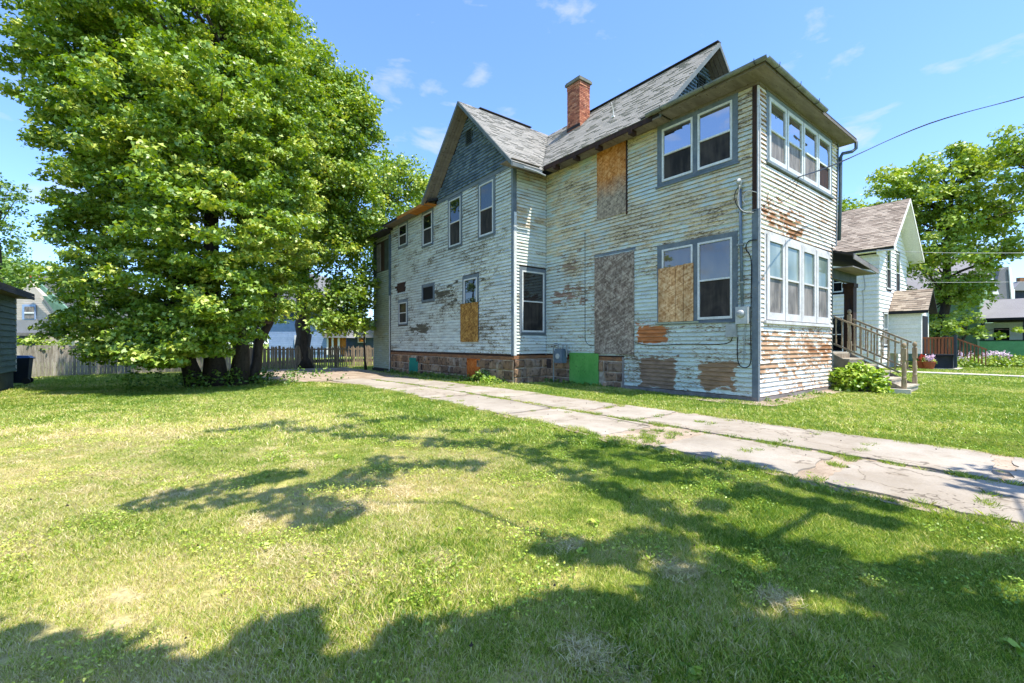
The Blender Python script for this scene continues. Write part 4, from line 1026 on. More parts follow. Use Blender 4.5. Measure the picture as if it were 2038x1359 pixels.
cable('cable', [(-.15, .36, 5.40), (-.2, .38, 5.0), (-.14, .30, 4.75), (-.08, .05, 4.66)], .008, 'grey_cable', EM)
cable('cable', [(-.03, .0, 5.15), (-.09, .2, 5.22), (-.12, .3, 5.05), (-.09, .24, 4.9)], .010, 'grey_cable', EM)
cable('cable', [(-.06, -.02, 3.98), (-.06, .18, 3.98), (-.06, .25, 3.8), (-.05, .13, 3.5), (-.05, .13, 2.6), (-.05, .14, 1.6), (-.05, .14, 1.0), (-.05, .25, .84), (-.05, .42, .9), (-.05, .47, 1.2), (-.05, .46, 1.6)], .012, 'black_rubber', EM)
LC = cable('side_cable', [(-.045, .6, 1.6), (-.045, .66, 1.48), (-.045, .95, 1.42), (-.045, 2.0, 1.42), (-.045, 3.0, 1.38), (-.045, 3.6, 1.46)], .010, 'black_rubber', None)
tag(LC, 'thin black cable running level along the side wall below the windows', 'cable')
LC = cable('side_cable', [(-.04, 5.70, 5.3), (-.04, 5.70, 4.0), (-.04, 5.70, 2.0), (-.04, 5.68, 1.55), (-.04, 5.5, 1.38), (-.04, 5.25, 1.36)], .009, 'black_rubber', None)
tag(LC, 'thin black cable hanging straight down beside the grey flakeboard', 'cable')
# gas meter
GM = empty('gas_meter', (-.35, 6.72, 0)); tag(GM, 'small blue grey gas meter on pipes in the inner corner of the house', 'gas meter')
m = MB(); m.box(-.46, -.22, 6.42, 6.82, .74, 1.18); m.box(-.44, -.24, 6.45, 6.79, 1.18, 1.25); m.build('meter_body', M['pvc'], GM)
m = MB(); m.tube([(-.485, 6.62, .98), (-.46, 6.62, .98)], .10, 14); m.build('meter_face', M['metal_grey'], GM)
m = MB(); m.tube([(-.33, 6.98, -.05), (-.33, 6.98, 1.32), (-.33, 6.74, 1.38), (-.33, 6.74, 1.24)], .026, 8); m.tube([(-.33, 6.50, 1.24), (-.33, 6.50, 1.38), (-.33, 6.30, 1.38), (-.33, 6.30, .95)], .026, 8); m.build('gas_pipe', M['galv'], GM)
m = MB(); m.lathe((-.33, 6.86, 1.34), [(.06, 0), (.11, .03), (.11, .07), (.04, .11)], 14); m.build('regulator', M['galv'], GM)
# service wire to the street
pole_end = along(2120, 165, 15)
A = Vector((-.81, -1.2, 5.0)); A2 = along(1668, 325, 12.5); A3 = along(1850, 245, 13.4)
SW = empty('service_wire', A); tag(SW, 'twisted black service wire rising from the house corner to the upper right', 'wire')
cable('twisted_wire', [A, A2, A3, along(2038, 193, 14.4), pole_end], .013, 'black_rubber', SW)
o = .02; cable('twisted_wire', [A, A2 + Vector((0, 0, o)), A3 - Vector((0, 0, o)), along(2038, 193, 14.4) + Vector((0, 0, o)), pole_end], .008, 'black_rubber', SW)
far_end = along(2330, 80, 19)
cable('twisted_wire', [pole_end, far_end], .012, 'black_rubber', SW)
UP = empty('utility_pole', (far_end.x, far_end.y, 0)); tag(UP, 'brown utility pole beyond the right edge that carries the service wire', 'utility pole')
m = MB(); m.tube([(far_end.x, far_end.y + .18, -.1), (far_end.x, far_end.y + .18, far_end.z + 1.2)], [.17, .12], 12); m.build('pole', M['grey_wood'], UP, True)
m = MB(); m.box(far_end.x - 1.1, far_end.x + 1.1, far_end.y + .02, far_end.y + .10, far_end.z + .7, far_end.z + .82); m.build('cross_arm', M['grey_wood'], UP)
cable('splayed_wire', [A, A + Vector((.3, .4, -.12)), (-.04, -.05, 4.72)], .006, 'black_rubber', SW)
cable('splayed_wire', [A, A + Vector((.5, .35, -.22)), (.10, -.08, 4.70)], .006, 'black_rubber', SW)
cable('splayed_wire', [A, A + Vector((.35, .7, -.02)), (.35, -.06, 5.0)], .005, 'black_rubber', SW)

# ------------------------------------------------------------------ foliage builders
def leaf_shape(kind):
    if kind == 'maple':   # eight-cornered three-lobed leaf
        return np.array([(0, 0), (.30, .02), (.62, .34), (.30, .42), (0, 1.0), (-.30, .42), (-.62, .34), (-.30, .02)], float) - (0, .35)
    if kind == 'oval': return np.array([(0, 0), (.28, .3), (.25, .65), (0, 1), (-.25, .65), (-.28, .3)], float) - (0, .4)
    return np.array([(0, 0), (.40, .45), (0, 1), (-.40, .45)], float) - (0, .4)
def leaf_cloud(name, cen, rad, n_each, size, mat, kind='maple', droop=.25, up=.75, jitter=.55):
    cen = np.asarray(cen, float); rad = np.asarray(rad, float)
    n = len(cen) * n_each; idx = np.repeat(np.arange(len(cen)), n_each)
    d = rng.normal(size=(n, 3)); d /= np.linalg.norm(d, axis=1, keepdims=True)
    r = rng.random(n) ** .45
    off = d * r[:, None] * rad[idx]
    off[:, 2] -= droop * (off[:, 0] ** 2 + off[:, 1] ** 2) / np.maximum(rad[idx, 0], .1)
    P = cen[idx] + off
    N = np.stack([d[:, 0] * .5, d[:, 1] * .5, np.full(n, up)], 1) + rng.normal(size=(n, 3)) * jitter
    N /= np.linalg.norm(N, axis=1, keepdims=True)
    T = rng.normal(size=(n, 3)); T -= N * (T * N).sum(1, keepdims=True); T /= np.linalg.norm(T, axis=1, keepdims=True)
    B = np.cross(N, T); sh = leaf_shape(kind); k = len(sh)
    s = size * rng.uniform(.7, 1.25, n)
    fold = -.22 * np.abs(sh[:, 0])
    V = P[:, None, :] + s[:, None, None] * (sh[None, :, 0:1] * B[:, None, :] + sh[None, :, 1:2] * T[:, None, :] + fold[None, :, None] * N[:, None, :])
    crn = rng.random(len(cen)); a = np.clip(.45 * crn[idx] + .55 * rng.random(n), 0, 1)
    return np_mesh(name, V.reshape(-1, 3), k, n, mat, a)
def crown_points(blobs, density, depth_dir=True, shell=.55):
    """cluster centres inside blobs (centre, (rx, ry, rz)), more of them towards the surface"""
    C = []; Rr = []
    for c, r in blobs:
        c = np.array(c); r = np.array(r); n = max(4, int(density * (r[0] * r[1] * r[2]) ** (2 / 3)))
        d = rng.normal(size=(n, 3)); d /= np.linalg.norm(d, axis=1, keepdims=True)
        q = (shell + (1 - shell) * rng.random(n)) ; q[: n // 5] *= .6
        C.append(c + d * r * q[:, None]); Rr.append(np.full(n, 1.0))
    return np.concatenate(C), np.concatenate(Rr)
def limb(mb, a, b, r0, r1, wob=.12, n=5, sides=6, bend=0.0):
    a = Vector(a); b = Vector(b); L = (b - a).length; pts = []; rr = []
    for i in range(n + 1):
        t = i / n; p = a.lerp(b, t) + Vector((rnd.uniform(-1, 1), rnd.uniform(-1, 1), rnd.uniform(-.6, .6))) * (wob * L * .12 * (0 < i < n)) + Vector((0, 0, bend * L * math.sin(math.pi * t)))
        pts.append(p); rr.append(r0 + (r1 - r0) * t)
    mb.tube(pts, rr, sides); return pts
def trunk_mesh(mb, base, top, r0, r1, sides=14, n=8, wob=.10):
    base = Vector(base); top = Vector(top); pts = []; rr = []
    for i in range(n + 1):
        t = i / n; p = base.lerp(top, t) + Vector((rnd.uniform(-1, 1), rnd.uniform(-1, 1), 0)) * wob * (0 < i < n)
        pts.append(p); rr.append((r0 + (r1 - r0) * t) * (1.35 if i == 0 else 1))
    mb.tube(pts, rr, sides)
    return pts
def tree(name, label, cat, base, trunks, blobs, density, n_each, size, cl_r, mat, kind='maple', group=None, limbs=26, trunk_r=.3, flat=.55, up=.75, shell=.55, twig=True, bark='bark'):
    root = empty(name, base); tag(root, label, cat, group)
    C, _ = crown_points(blobs, density, shell=shell)
    C = C[C[:, 2] > .25]
    rad = np.stack([np.full(len(C), cl_r)] * 2 + [np.full(len(C), cl_r * flat)], 1) * rng.uniform(.7, 1.3, (len(C), 1))
    me = leaf_cloud('crown', C, rad, n_each, size, mat, kind, up=up)
    link('crown', me, root).matrix_basis = Matrix.Translation(-Vector(base))
    lim = MB(); tops = []
    for (b, t, r0, r1) in trunks:
        m = MB(); pts = trunk_mesh(m, b, t, r0, r1); m.build('trunk', M[bark], root, True); tops += pts[len(pts) // 3:]
    sel = rng.choice(len(C), min(limbs, len(C)), replace=False)
    for i in sel:
        p = Vector(C[i]); s = min(tops, key=lambda q: (q - p).length + abs(q.z - (p.z - .35 * (p - q).length)) * .6)
        r = max(.02, trunk_r * .22 * min(1, (p - s).length / 4 + .2)); pts = limb(lim, s, p, r, .012, bend=.06)
    if lim.v: tag(lim.build('limbs', M[bark], root, True), kind='stuff')
    return root, C
def pxblob(u, v, D, ru, rv, rd=None):
    """crown blob centred at depth D; its sizes are given as angular sizes and turned into metres"""
    k = D / 890; return (along(u, v, D), (ru * k, (rd or ru * k * .8) if rd else ru * k, rv * k))

# the big near maple on the left
_pb = pxblob
def pxblob(u, v, D, ru, rv, rd=None): return _pb(u, v, D * .9, ru, rv, rd)
b1 = [pxblob(520, 120, 18.5, 76, 100), pxblob(470, 300, 17.5, 150, 130), pxblob(300, 300, 18.5, 170, 170), pxblob(230, 120, 18, 130, 120), pxblob(330, 40, 19, 250, 190), pxblob(150, 80, 17, 100, 100), pxblob(50, 110, 17, 60, 45), pxblob(430, 120, 18.5, 140, 140), pxblob(205, 250, 17.5, 125, 120), pxblob(380, 260, 16.5, 210, 150),
      pxblob(540, 250, 19, 120, 140), pxblob(265, 400, 17, 135, 110), pxblob(430, 430, 16, 180, 130), pxblob(190, 460, 17, 75, 70), pxblob(560, 430, 19, 90, 110), pxblob(185, 560, 17, 68, 55),
      pxblob(290, 560, 16.5, 140, 90), pxblob(430, 590, 15.8, 130, 85), pxblob(240, 650, 16.5, 90, 50), pxblob(350, 660, 16, 110, 50), pxblob(150, 640, 17, 50, 26), pxblob(200, 700, 16.5, 45, 22), pxblob(300, 705, 16, 80, 26), pxblob(545, 560, 18, 60, 70), pxblob(330, 700, 15.6, 110, 32), pxblob(250, 690, 16, 70, 36), pxblob(410, 670, 15.2, 60, 40)]
pxblob = _pb
bx = along(452, 760, 16.4); bx.z = gzf(0, bx.y) - .05
trk = [(bx + Vector((-.9, .3, 0)), bx + Vector((-2.2, .5, 7.5)), .26, .12), (bx + Vector((-.35, 0, 0)), bx + Vector((-.6, .1, 10)), .33, .14), (bx + Vector((.35, -.15, 0)), bx + Vector((.5, .3, 11)), .27, .12), (bx + Vector((.75, .35, 0)), bx + Vector((2.4, .8, 6.5)), .20, .09)]
tree('maple_tree', 'huge spreading maple with several trunks at the left edge of the drive', 'tree', bx, trk, b1, 21, 100, .122, .50, M['leaf_maple'], limbs=120, trunk_r=.5, flat=.36, shell=.60)
# the second tall maple at the fence
b2 = [pxblob(600, 130, 27, 70, 66), pxblob(650, 200, 27, 66, 60), pxblob(700, 210, 27, 60, 70), pxblob(650, 330, 26, 100, 90), pxblob(530, 60, 27, 80, 100), pxblob(620, 190, 27, 84, 80), pxblob(600, 300, 27, 140, 110), pxblob(690, 260, 27, 70, 90), pxblob(690, 400, 26.5, 80, 100), pxblob(600, 440, 27, 130, 90), pxblob(680, 500, 26, 70, 60), pxblob(560, 540, 27, 60, 50), pxblob(655, 590, 26, 55, 40), pxblob(706, 575, 26, 42, 50), pxblob(555, 600, 25, 34, 50), pxblob(665, 635, 25.4, 60, 26), pxblob(716, 640, 26, 28, 28)]
b2x = along(605, 730, 29.2); b2x.z = -.2
tree('maple_tree', 'tall maple with a thick single trunk rising behind the picket fence', 'tree', b2x, [(b2x, along(600, 560, 29.0), .50, .40), (along(600, 562, 29.0), along(560, 250, 28), .30, .12), (along(604, 562, 29.0), along(650, 250, 28), .28, .10)],
     b2, 16, 62, .18, .75, M['leaf_maple'], limbs=40, trunk_r=.45)
# more trees behind
def simple_tree(name, label, u, v_base, D, blobs, mat, dens=6, n_each=50, size=.2, cl=.9, r=.25, kind='quad', group='trees behind the houses', limbs=14, up=.6, topv=None, shell=.5):
    b = along(u, v_base, D); b.z = -.17
    bl = [pxblob(*q) for q in blobs]; tp = Vector(max(bl, key=lambda q: q[0][2])[0])
    return tree(name, label, 'tree', b, [(b, b.lerp(tp, .8), r, r * .35)], bl, dens, n_each, size, cl, mat, kind, group, limbs, r, up=up, shell=shell)
simple_tree('shade_tree', 'round green tree just left of the rear roof of the peeling house', 790, 720, 40, [(795, 400, 40, 85, 90), (750, 350, 40, 50, 60), (830, 370, 40, 32, 30), (760, 480, 40, 60, 60)], M['leaf_maple'], 7, 60, .26, 1.0)
simple_tree('young_tree', 'slender leaning young tree against the rear corner of the peeling house', 728, 728, 27, [(715, 600, 27, 34, 40), (728, 540, 27, 26, 40), (700, 640, 27, 50, 24)], M['leaf_dark'], 9, 40, .16, .5, .07, 'maple', limbs=20)
simple_tree('shade_tree', 'leafy tree above the green garage at the left edge', 10, 720, 30, [(-10, 400, 30, 50, 70), (10, 470, 30, 38, 45), (-40, 560, 30, 70, 60), (60, 545, 28, 55, 26)], M['leaf_dark'], 8, 50, .2, .7)
simple_tree('shade_tree', 'low tree behind the cream gabled house', 60, 700, 62, [(60, 560, 62, 110, 45), (-60, 540, 62, 80, 60), (160, 590, 62, 60, 40)], M['leaf_dark'], 4, 50, .4, 1.6, limbs=6)
# right-hand trees
simple_tree('shade_tree', 'big airy tree between the white house and the green house', 1872, 712, 31,
    [(1880, 400, 31, 110, 90), (1800, 380, 31, 70, 80), (1960, 430, 31, 90, 70), (1860, 500, 30, 90, 60), (1940, 330, 31, 70, 50), (1780, 450, 33, 45, 80), (1990, 500, 30, 60, 40), (1880, 580, 31, 70, 45), (1950, 560, 30, 40, 26), (1850, 330, 31, 25, 35), (1900, 290, 31, 22, 30), (1830, 640, 32, 50, 40)], M['leaf_light'], 10, 44, .22, .68, .34, 'maple', limbs=60, shell=.25)
simple_tree('shade_tree', 'tree crown reaching in at the upper right edge', 2110, 712, 27, [(2060, 270, 27, 75, 50), (2030, 300, 27, 45, 36), (2120, 330, 27, 90, 90), (2040, 350, 27, 40, 30)], M['leaf_light'], 8, 48, .2, .65, .3, 'maple', limbs=30)
simple_tree('shade_tree', 'loose treetop showing above the ridge of the white house', 1700, 712, 44, [(1698, 420, 44, 40, 36), (1760, 440, 44, 50, 40), (1750, 380, 44, 20, 36), (1680, 470, 44, 60, 40)], M['leaf_light'], 6, 44, .3, .9, .25, limbs=24)
simple_tree('small_tree', 'small tree with light leaves in front of the green house', 1895, 712, 28, [(1915, 650, 28, 45, 24), (1960, 655, 28, 48, 15), (1890, 640, 28, 36, 20), (1935, 620, 28, 26, 16)], M['leaf_light'], 10, 36, .17, .42, .09, 'maple', limbs=16, group='small garden trees')
# distant belt
k = 0
for u, D, h, mt in ((-260, 80, 13, 'leaf_dark'), (-60, 95, 14, 'leaf_dark'), (230, 85, 13, 'leaf_dark'), (470, 80, 12, 'leaf_dark'), (640, 90, 13, 'leaf_dark'), (850, 90, 12, 'leaf_dark'), (1560, 95, 10, 'leaf_dark'), (1760, 90, 10, 'leaf_dark'), (1960, 120, 9, 'leaf_dark'), (2200, 90, 12, 'leaf_dark')):
    words = ('beyond the garage edge', 'behind the cream house', 'behind the left privacy fence', 'behind the near maple', 'behind the blue house', 'hidden behind the rear addition', 'behind the peeling house front', 'behind the white house', 'behind the green house porch', 'off beyond the right edge')[k]; k += 1
    b = along(u, 700, D); b.z = -.2; c = b + Vector((0, 0, h * .55))
    tree('background_tree', 'distant dark green tree ' + words, 'tree', b, [(b, c, .3, .1)], [(c, (h * .55, h * .55, h * .42)), (c + Vector((3, -2, -1.5)), (h * .4, h * .4, h * .3))], 2.6, 50, .55, 2.0, M[mt], 'quad', 'distant trees', 4, .3)

# the tree that stands behind and right of the viewer and shades the foreground
def on_ground(u, v):
    d = AX_F + AX_R * ((u - 1019) / 890) + Vector((0, 0, (682.6 - v) / 890)); k = -CAM.z / d.z; return CAM + d * k, k
shade = []
rr_ = lambda a, b: rnd.uniform(a, b)
def sblob(u, v, r=.28, n=26): shade.append((u, v, r, n))
for u, v in ((440, 856), (490, 852), (540, 848), (590, 855), (640, 858), (690, 848), (560, 842), (700, 828), (740, 838), (800, 832), (860, 836), (690, 868), (740, 866), (790, 874), (850, 880), (900, 886), (950, 884), (985, 858), (900, 858), (1010, 892)): sblob(u, v, .22)
for u, v in ((310, 1000), (360, 985), (400, 975), (440, 1000), (480, 960), (520, 985), (560, 1010), (600, 975), (640, 1000), (680, 960), (700, 940), (760, 935), (740, 960), (820, 930), (880, 925), (930, 928), (560, 945), (620, 1035), (660, 1020), (510, 950), (760, 915)): sblob(u, v, .21)
for u, v in ((1060, 900), (1110, 885), (1160, 905), (1210, 885), (1250, 905), (1300, 895), (1340, 915), (1390, 910), (1440, 925), (1190, 925), (1240, 940), (1290, 945), (1340, 950), (1400, 945), (1080, 920), (1500, 930), (1130, 870)): sblob(u, v, .20)
for u, v in ((1460, 985), (1500, 975), (1540, 990), (1590, 1000), (1640, 1005), (1690, 1025), (1740, 1035), (1570, 960), (1620, 970), (1680, 985), (1740, 1000), (1410, 1010)): sblob(u, v, .17)
for u, v in ((1130, 945), (1180, 965), (1230, 985), (1290, 1010), (1340, 1035), (1390, 1050), (1450, 1075), (1510, 1090), (1570, 1100), (1640, 1105), (1100, 1085), (1160, 1100), (1220, 1095), (1280, 1070), (1330, 1090)): sblob(u, v, .20)
for u, v in ((1900, 945), (1950, 955), (2000, 965), (2040, 975), (1990, 940), (2050, 950), (2080, 985), (1940, 975)): sblob(u, v, .22)
for _ in range(128):
    u = rr_(1050, 2250); v = rr_(1120, 1420)
    if v > 1105 + max(0, (1480 - u)) * .28 + 22 * math.sin(u / 60) and not (1500 < u < 1640 and 1180 < v < 1240) and not (1180 < u < 1300 and 1240 < v < 1330): sblob(u, v, .19)
for _ in range(52):
    u = rr_(-150, 1050); v = rr_(1170, 1430)
    if v > 1262 - 60 * math.exp(-((u - 660) / 120) ** 2) - 60 * math.exp(-((u - 880) / 90) ** 2) + 20 * math.sin(u / 45): sblob(u, v, .18)
C = []; RD = []
SH = Vector((.11, -.40, 1.0))
for u, v, r, n in shade:
    g, D = on_ground(u, min(v, 1500)); t = max(5.0, (1.45 + .767 * D) / 1.18 + rnd.uniform(.7, 1.8)); c = g + SH * t; C.append(c); RD.append(r * (1 + D * .05))
for _ in range(150):   # the rest of the crown, behind the viewer
    a = rr_(0, 6.28); q = math.sqrt(rnd.random()) * 4.6; c = CAM + AX_R * (4.2 + q * math.cos(a)) + AX_F * (-5.6 + q * math.sin(a)); c.z = rr_(5.5, 11); C.append(c); RD.append(.5)
tb = CAM + AX_R * 4.6 - AX_F * 4.6; tb.z = 0
root = empty('overhanging_tree', tb); tag(root, 'tree behind the viewer whose branches throw the lawn shadows', 'tree')
C = [Vector(c) for c in C]; rad = np.array([[r, r, r * .5] for r in RD])
me = leaf_cloud('crown', [tuple(c) for c in C], rad, 34, .15, M['leaf_maple'], 'maple'); link('crown', me, root).matrix_basis = Matrix.Translation(-tb)
m = MB(); pts = trunk_mesh(m, tb, tb + Vector((-.3, .3, 8.5)), .34, .16); m.build('trunk', M['bark'], root, True)
lim = MB(); tops = pts[4:]
def cast(u, v, extra=1.2):
    g, D = on_ground(u, v); t = max(5.2, (1.45 + .767 * D) / 1.18 + extra); return g + SH * t
hubs = []
for r0, path_ in ((.085, ((2080, 1290), (1760, 1180), (1500, 1092), (1300, 1030), (1120, 940), (950, 885), (700, 862), (470, 854))),
                  (.07, ((2080, 1290), (1650, 1290), (1250, 1330), (800, 1300), (300, 1330))), (.05, ((1650, 1290), (1350, 1160), (1160, 1095), (900, 1000), (660, 1000), (420, 985))),
                  (.045, ((1500, 1092), (1640, 1010), (1500, 960), (1250, 900), (1080, 890))), (.05, ((2080, 1290), (2060, 1080), (2000, 960)))):
    pp = [cast(*q) for q in path_]
    if r0 > .06 or len(path_) == 3: pp = [tb + Vector((-.2, .2, 6.5))] + pp
    lim.tube(pp, [r0 * (1 - .8 * i / (len(pp) - 1)) for i in range(len(pp))], 7)
    for p, q in zip(pp[:-1], pp[1:]): hubs += [p.lerp(q, k / 4) for k in range(4)]
    hubs.append(pp[-1])
allp = tops + hubs
for c in C:
    s = min(allp, key=lambda q: (q - c).length); limb(lim, s, c, .014, .005, n=4, wob=.4, sides=5)
tag(lim.build('limbs', M['bark'], root, True), kind='stuff')

# ------------------------------------------------------------------ bushes, beds, weeds
def bush(name, label, cat, c, r, n, n_each, size, mat, kind='oval', group=None, stuff=False):
    c = Vector(c); C = []
    for i in range(n):
        d = Vector((rnd.gauss(0, 1), rnd.gauss(0, 1), abs(rnd.gauss(0, 1)))).normalized(); q = rnd.uniform(.5, 1); C.append((c.x + d.x * r[0] * q, c.y + d.y * r[1] * q, c.z + .06 + d.z * r[2] * q))
    me = leaf_cloud('foliage', C, [[.16, .16, .10]] * n, n_each, size, mat, kind, up=.8)
    root = empty(name, c); tag(root, label, cat, group); link('foliage', me, root).matrix_basis = Matrix.Translation(-c)
    st_ = MB()
    for p in C[::3]: limb(st_, c, p, .008, .004, n=2, sides=4)
    st_.build('stems', M['leaf_dark'] if False else M['bark'], root)
    return root
bush('leafy_bush', 'bright yellow green bush beside the front steps', 'bush', (4.84, -.78, .0), (.42, .78, .82), 100, 24, .12, M['leaf_bush'])
# curved stone edging in front of that bush
m = MB(); pts = [(5.15, .02), (5.10, -.5), (5.12, -1.0), (5.14, -1.45), (5.2, -1.9)]
CU = empty('bed_edging', (5.12, -.9, 0)); tag(CU, 'low curved concrete edging under the bush by the steps', 'garden edging')
for i in range(len(pts) - 1):
    m = MB(); a, b = pts[i], pts[i + 1]; m.beam((a[0], a[1] + .0, .05), (b[0], b[1] + .01, .05), .16, .16); m.build('edging_block', M['path'], CU)
bush('leafy_bush', 'small dark bush growing against the wing foundation beside the orange board', 'bush', (XW - .35, 9.3, -.02), (.3, .55, .45), 18, 26, .10, M['leaf_dark'])
bush('leafy_bush', 'low bright green weed clump by the wing corner', 'bush', (XW - .5, 8.6, -.02), (.3, .4, .22), 10, 20, .10, M['leaf_bush'])
C = []
for _ in range(150):
    y = rr_(7.9, 18.8); C.append((XW - rr_(.05, .6), y, gzf(0, y) + rr_(.03, .16)))
for _ in range(30): y = rr_(4.1, 7.7); C.append((-rr_(.05, .45), y, rr_(.02, .10)))
for _ in range(16): C.append((rr_(.2, 4.9), -rr_(.1, .45), rr_(.02, .07)))
me = leaf_cloud('foundation_weeds', C, [[.13, .13, .08]] * len(C), 16, .07, M['leaf_dark'], 'oval', up=.7); tag(link('foundation_weeds', me), 'low weeds along the foot of the house walls', kind='stuff')
# undergrowth round the left maple's trunks
C = [(bx.x + rnd.gauss(0, 1.7), bx.y + rnd.gauss(0, .8), bx.z + rr_(.05, .6)) for _ in range(90)]
me = leaf_cloud('undergrowth', C, [[.3, .3, .25]] * len(C), 24, .11, M['leaf_dark'], 'oval'); tag(link('undergrowth', me), 'tangled undergrowth round the trunks of the left maple', kind='stuff')
# flower bed in front of the green house and vines over the left fence
C = []; 
for _ in range(330):
    u = rr_(1850, 2080); p = along(u, 725, rr_(26, 30)); C.append((p.x, p.y, rr_(.1, .55)))
me = leaf_cloud('flower_bed_foliage', C, [[.35, .35, .25]] * len(C), 18, .16, M['leaf_light'], 'oval'); tag(link('flower_bed_foliage', me), 'mixed low plants in the bed before the green house', kind='stuff')
C = []
for _ in range(34):
    u = rnd.choice((rr_(1910, 1935), rr_(1975, 2010), rr_(1950, 1970))); p = along(u, 715, 26.4); C.append((p.x, p.y, rr_(.5, .95)))
me = leaf_cloud('flowers', C, [[.16, .16, .12]] * len(C), 12, .10, M['flower'], 'oval'); tag(link('flowers', me), 'pale pink and white blossoms in the bed', kind='stuff')

# ------------------------------------------------------------------ fences
FY = 26.0
PF = empty('privacy_fence', (-15, FY, -.17)); tag(PF, 'tall silvered solid board fence beyond the blue bin', 'fence')
x = -18.6; pm = {}
while x < -8.6:
    w = .14; h = 1.33 + rnd.uniform(-.03, .02)
    m = MB(); m.box(x, x + w - .008, FY + rr_(0, .012), FY + .025, -.17, h); m.build('board', M['fence_grey'], PF); x += w
for z in (.2, 1.0):
    m = MB(); m.box(-18.6, -8.6, FY + .027, FY + .07, z, z + .09); m.build('rail', M['fence_brown'], PF)
PK = empty('picket_fence', (-4, FY, -.17)); tag(PK, 'weathered brown picket fence at the end of the drive', 'fence')
m = MB(); m.box(-.045, .045, -.01, .01, 0, 1.32); m.add([(-.045, -.01, 1.32), (.045, -.01, 1.32), (.045, .01, 1.32), (-.045, .01, 1.32), (0, -.01, 1.42), (0, .01, 1.42)], [(0, 1, 4), (3, 5, 2), (0, 4, 5, 3), (1, 2, 5, 4)])
pk_me = m.mesh('picket', M['fence_brown'])
x = -8.4
while x < 2.0:
    o = link('picket', pk_me, PK, (x, FY - .03, -.17 + rr_(-.05, .03)), (0, rr_(-.03, .03), 0)); o.scale = (1, 1, rr_(.95, 1.03)); x += .105 + (rr_(0, .05) if x > -4 else 0)
for x in (-8.45, -6.0, -4.95, -2.6, -.4, 1.6):
    m = MB(); m.box(x, x + .12, FY - .0, FY + .11, -.2, 1.28); m.build('post', M['fence_brown'], PK)
for z in (.15, 1.0):
    m = MB(); m.box(-8.4, 2.0, FY - .018, FY + .03, z, z + .09); m.build('rail', M['fence_brown'], PK)

C = [(rr_(-17.6, -12.8), FY + rr_(.1, .7), rr_(1.15, 1.75)) for _ in range(70)]
me = leaf_cloud('vines', C, [[.32, .32, .2]] * len(C), 26, .13, M['leaf_light'], 'oval'); tag(link('vines', me), 'light green vines spilling over the left board fence', kind='stuff')

# ------------------------------------------------------------------ garage at the left edge, bin
GA = empty('garage', (-18, 16, 0)); tag(GA, 'dull green lap sided garage cut off by the left edge', 'garage')
gx = -15.9
m = MB(); m.box(-21.5, gx - .02, 8.0, 18.94, .42, 3.1); m.build('wall', M['garage_green'], GA)
z = .45; k = 0
while z < 3.05:
    for pl_, a0, a1 in ((0, 8.0, 18.96),):
        m = MB(); m.add([(gx + .05, a0, z), (gx + .05, a1, z), (gx + .004, a1, z + .215), (gx + .004, a0, z + .215), (gx - .02, a0, z), (gx - .02, a1, z), (gx - .02, a1, z + .215)], [(0, 1, 2, 3), (4, 5, 1, 0), (1, 5, 6, 2)]); m.build('lap_board', M['garage_green'], GA)
    z += .205
m = MB(); m.box(-21.5, gx - .03, 8.0, 18.90, -.2, .42); m.build('footing', M['garage_base'], GA)
m = MB(); m.box(gx, gx + .035, 18.90, 18.99, .42, 3.1); m.build('corner_trim', M['white_vinyl'], GA)
m = MB(); slope_sheet(m, [(gx + .45, 7.8, 3.28), (gx + .45, 19.25, 3.28), (-19, 19.25, 4.5), (-19, 7.8, 4.5)], .10); m.build('roof', M['roof_deck'], GA)
m = MB(); m.box(gx + .42, gx + .45, 7.8, 19.25, 3.06, 3.17); m.build('fascia', M['black_trim'], GA)
m = MB(); m.box(gx, gx + .42, 7.8, 19.2, 3.08, 3.10); m.build('soffit', M['soffit'], GA)
BI = empty('wheeled_bin', (-15.3, 19.9, -.12)); tag(BI, 'navy wheeled rubbish bin with a blue lid beside the garage corner', 'bin')
bc = along(40, 766, 17.2); bx_, by_ = bc.x, bc.y; z0 = -.12
m = MB(); m.add([(bx_ - .24, by_ - .26, z0 + .05), (bx_ + .24, by_ - .26, z0 + .05), (bx_ + .24, by_ + .26, z0 + .05), (bx_ - .24, by_ + .26, z0 + .05), (bx_ - .30, by_ - .33, z0 + 1.0), (bx_ + .30, by_ - .33, z0 + 1.0), (bx_ + .30, by_ + .33, z0 + 1.0), (bx_ - .30, by_ + .33, z0 + 1.0)],
    [(0, 3, 2, 1), (4, 5, 6, 7), (0, 1, 5, 4), (1, 2, 6, 5), (2, 3, 7, 6), (3, 0, 4, 7)]); m.build('bin_body', M['bin_body'], BI)
m = MB(); m.add([(bx_ - .32, by_ - .36, z0 + 1.0), (bx_ + .34, by_ - .36, z0 + 1.0), (bx_ + .34, by_ + .36, z0 + 1.0), (bx_ - .32, by_ + .36, z0 + 1.0), (bx_ - .26, by_ - .28, z0 + 1.1), (bx_ + .26, by_ - .28, z0 + 1.08), (bx_ + .26, by_ + .28, z0 + 1.08), (bx_ - .26, by_ + .28, z0 + 1.1)],
    [(4, 5, 6, 7), (0, 1, 5, 4), (1, 2, 6, 5), (2, 3, 7, 6), (3, 0, 4, 7), (0, 3, 2, 1)]); m.build('lid', M['bin_lid'], BI)
for s in (-1, 1):
    m = MB(); m.tube([(bx_ + .2, by_ + s * .22, z0 + .12), (bx_ + .2, by_ + s * .28, z0 + .12)], .12, 14); m.build('wheel', M['black_rubber'], BI)
m = MB(); m.tube([(bx_ + .36, by_ - .25, z0 + .98), (bx_ + .36, by_ + .25, z0 + .98)], .02, 8); m.build('handle', M['bin_body'], BI)

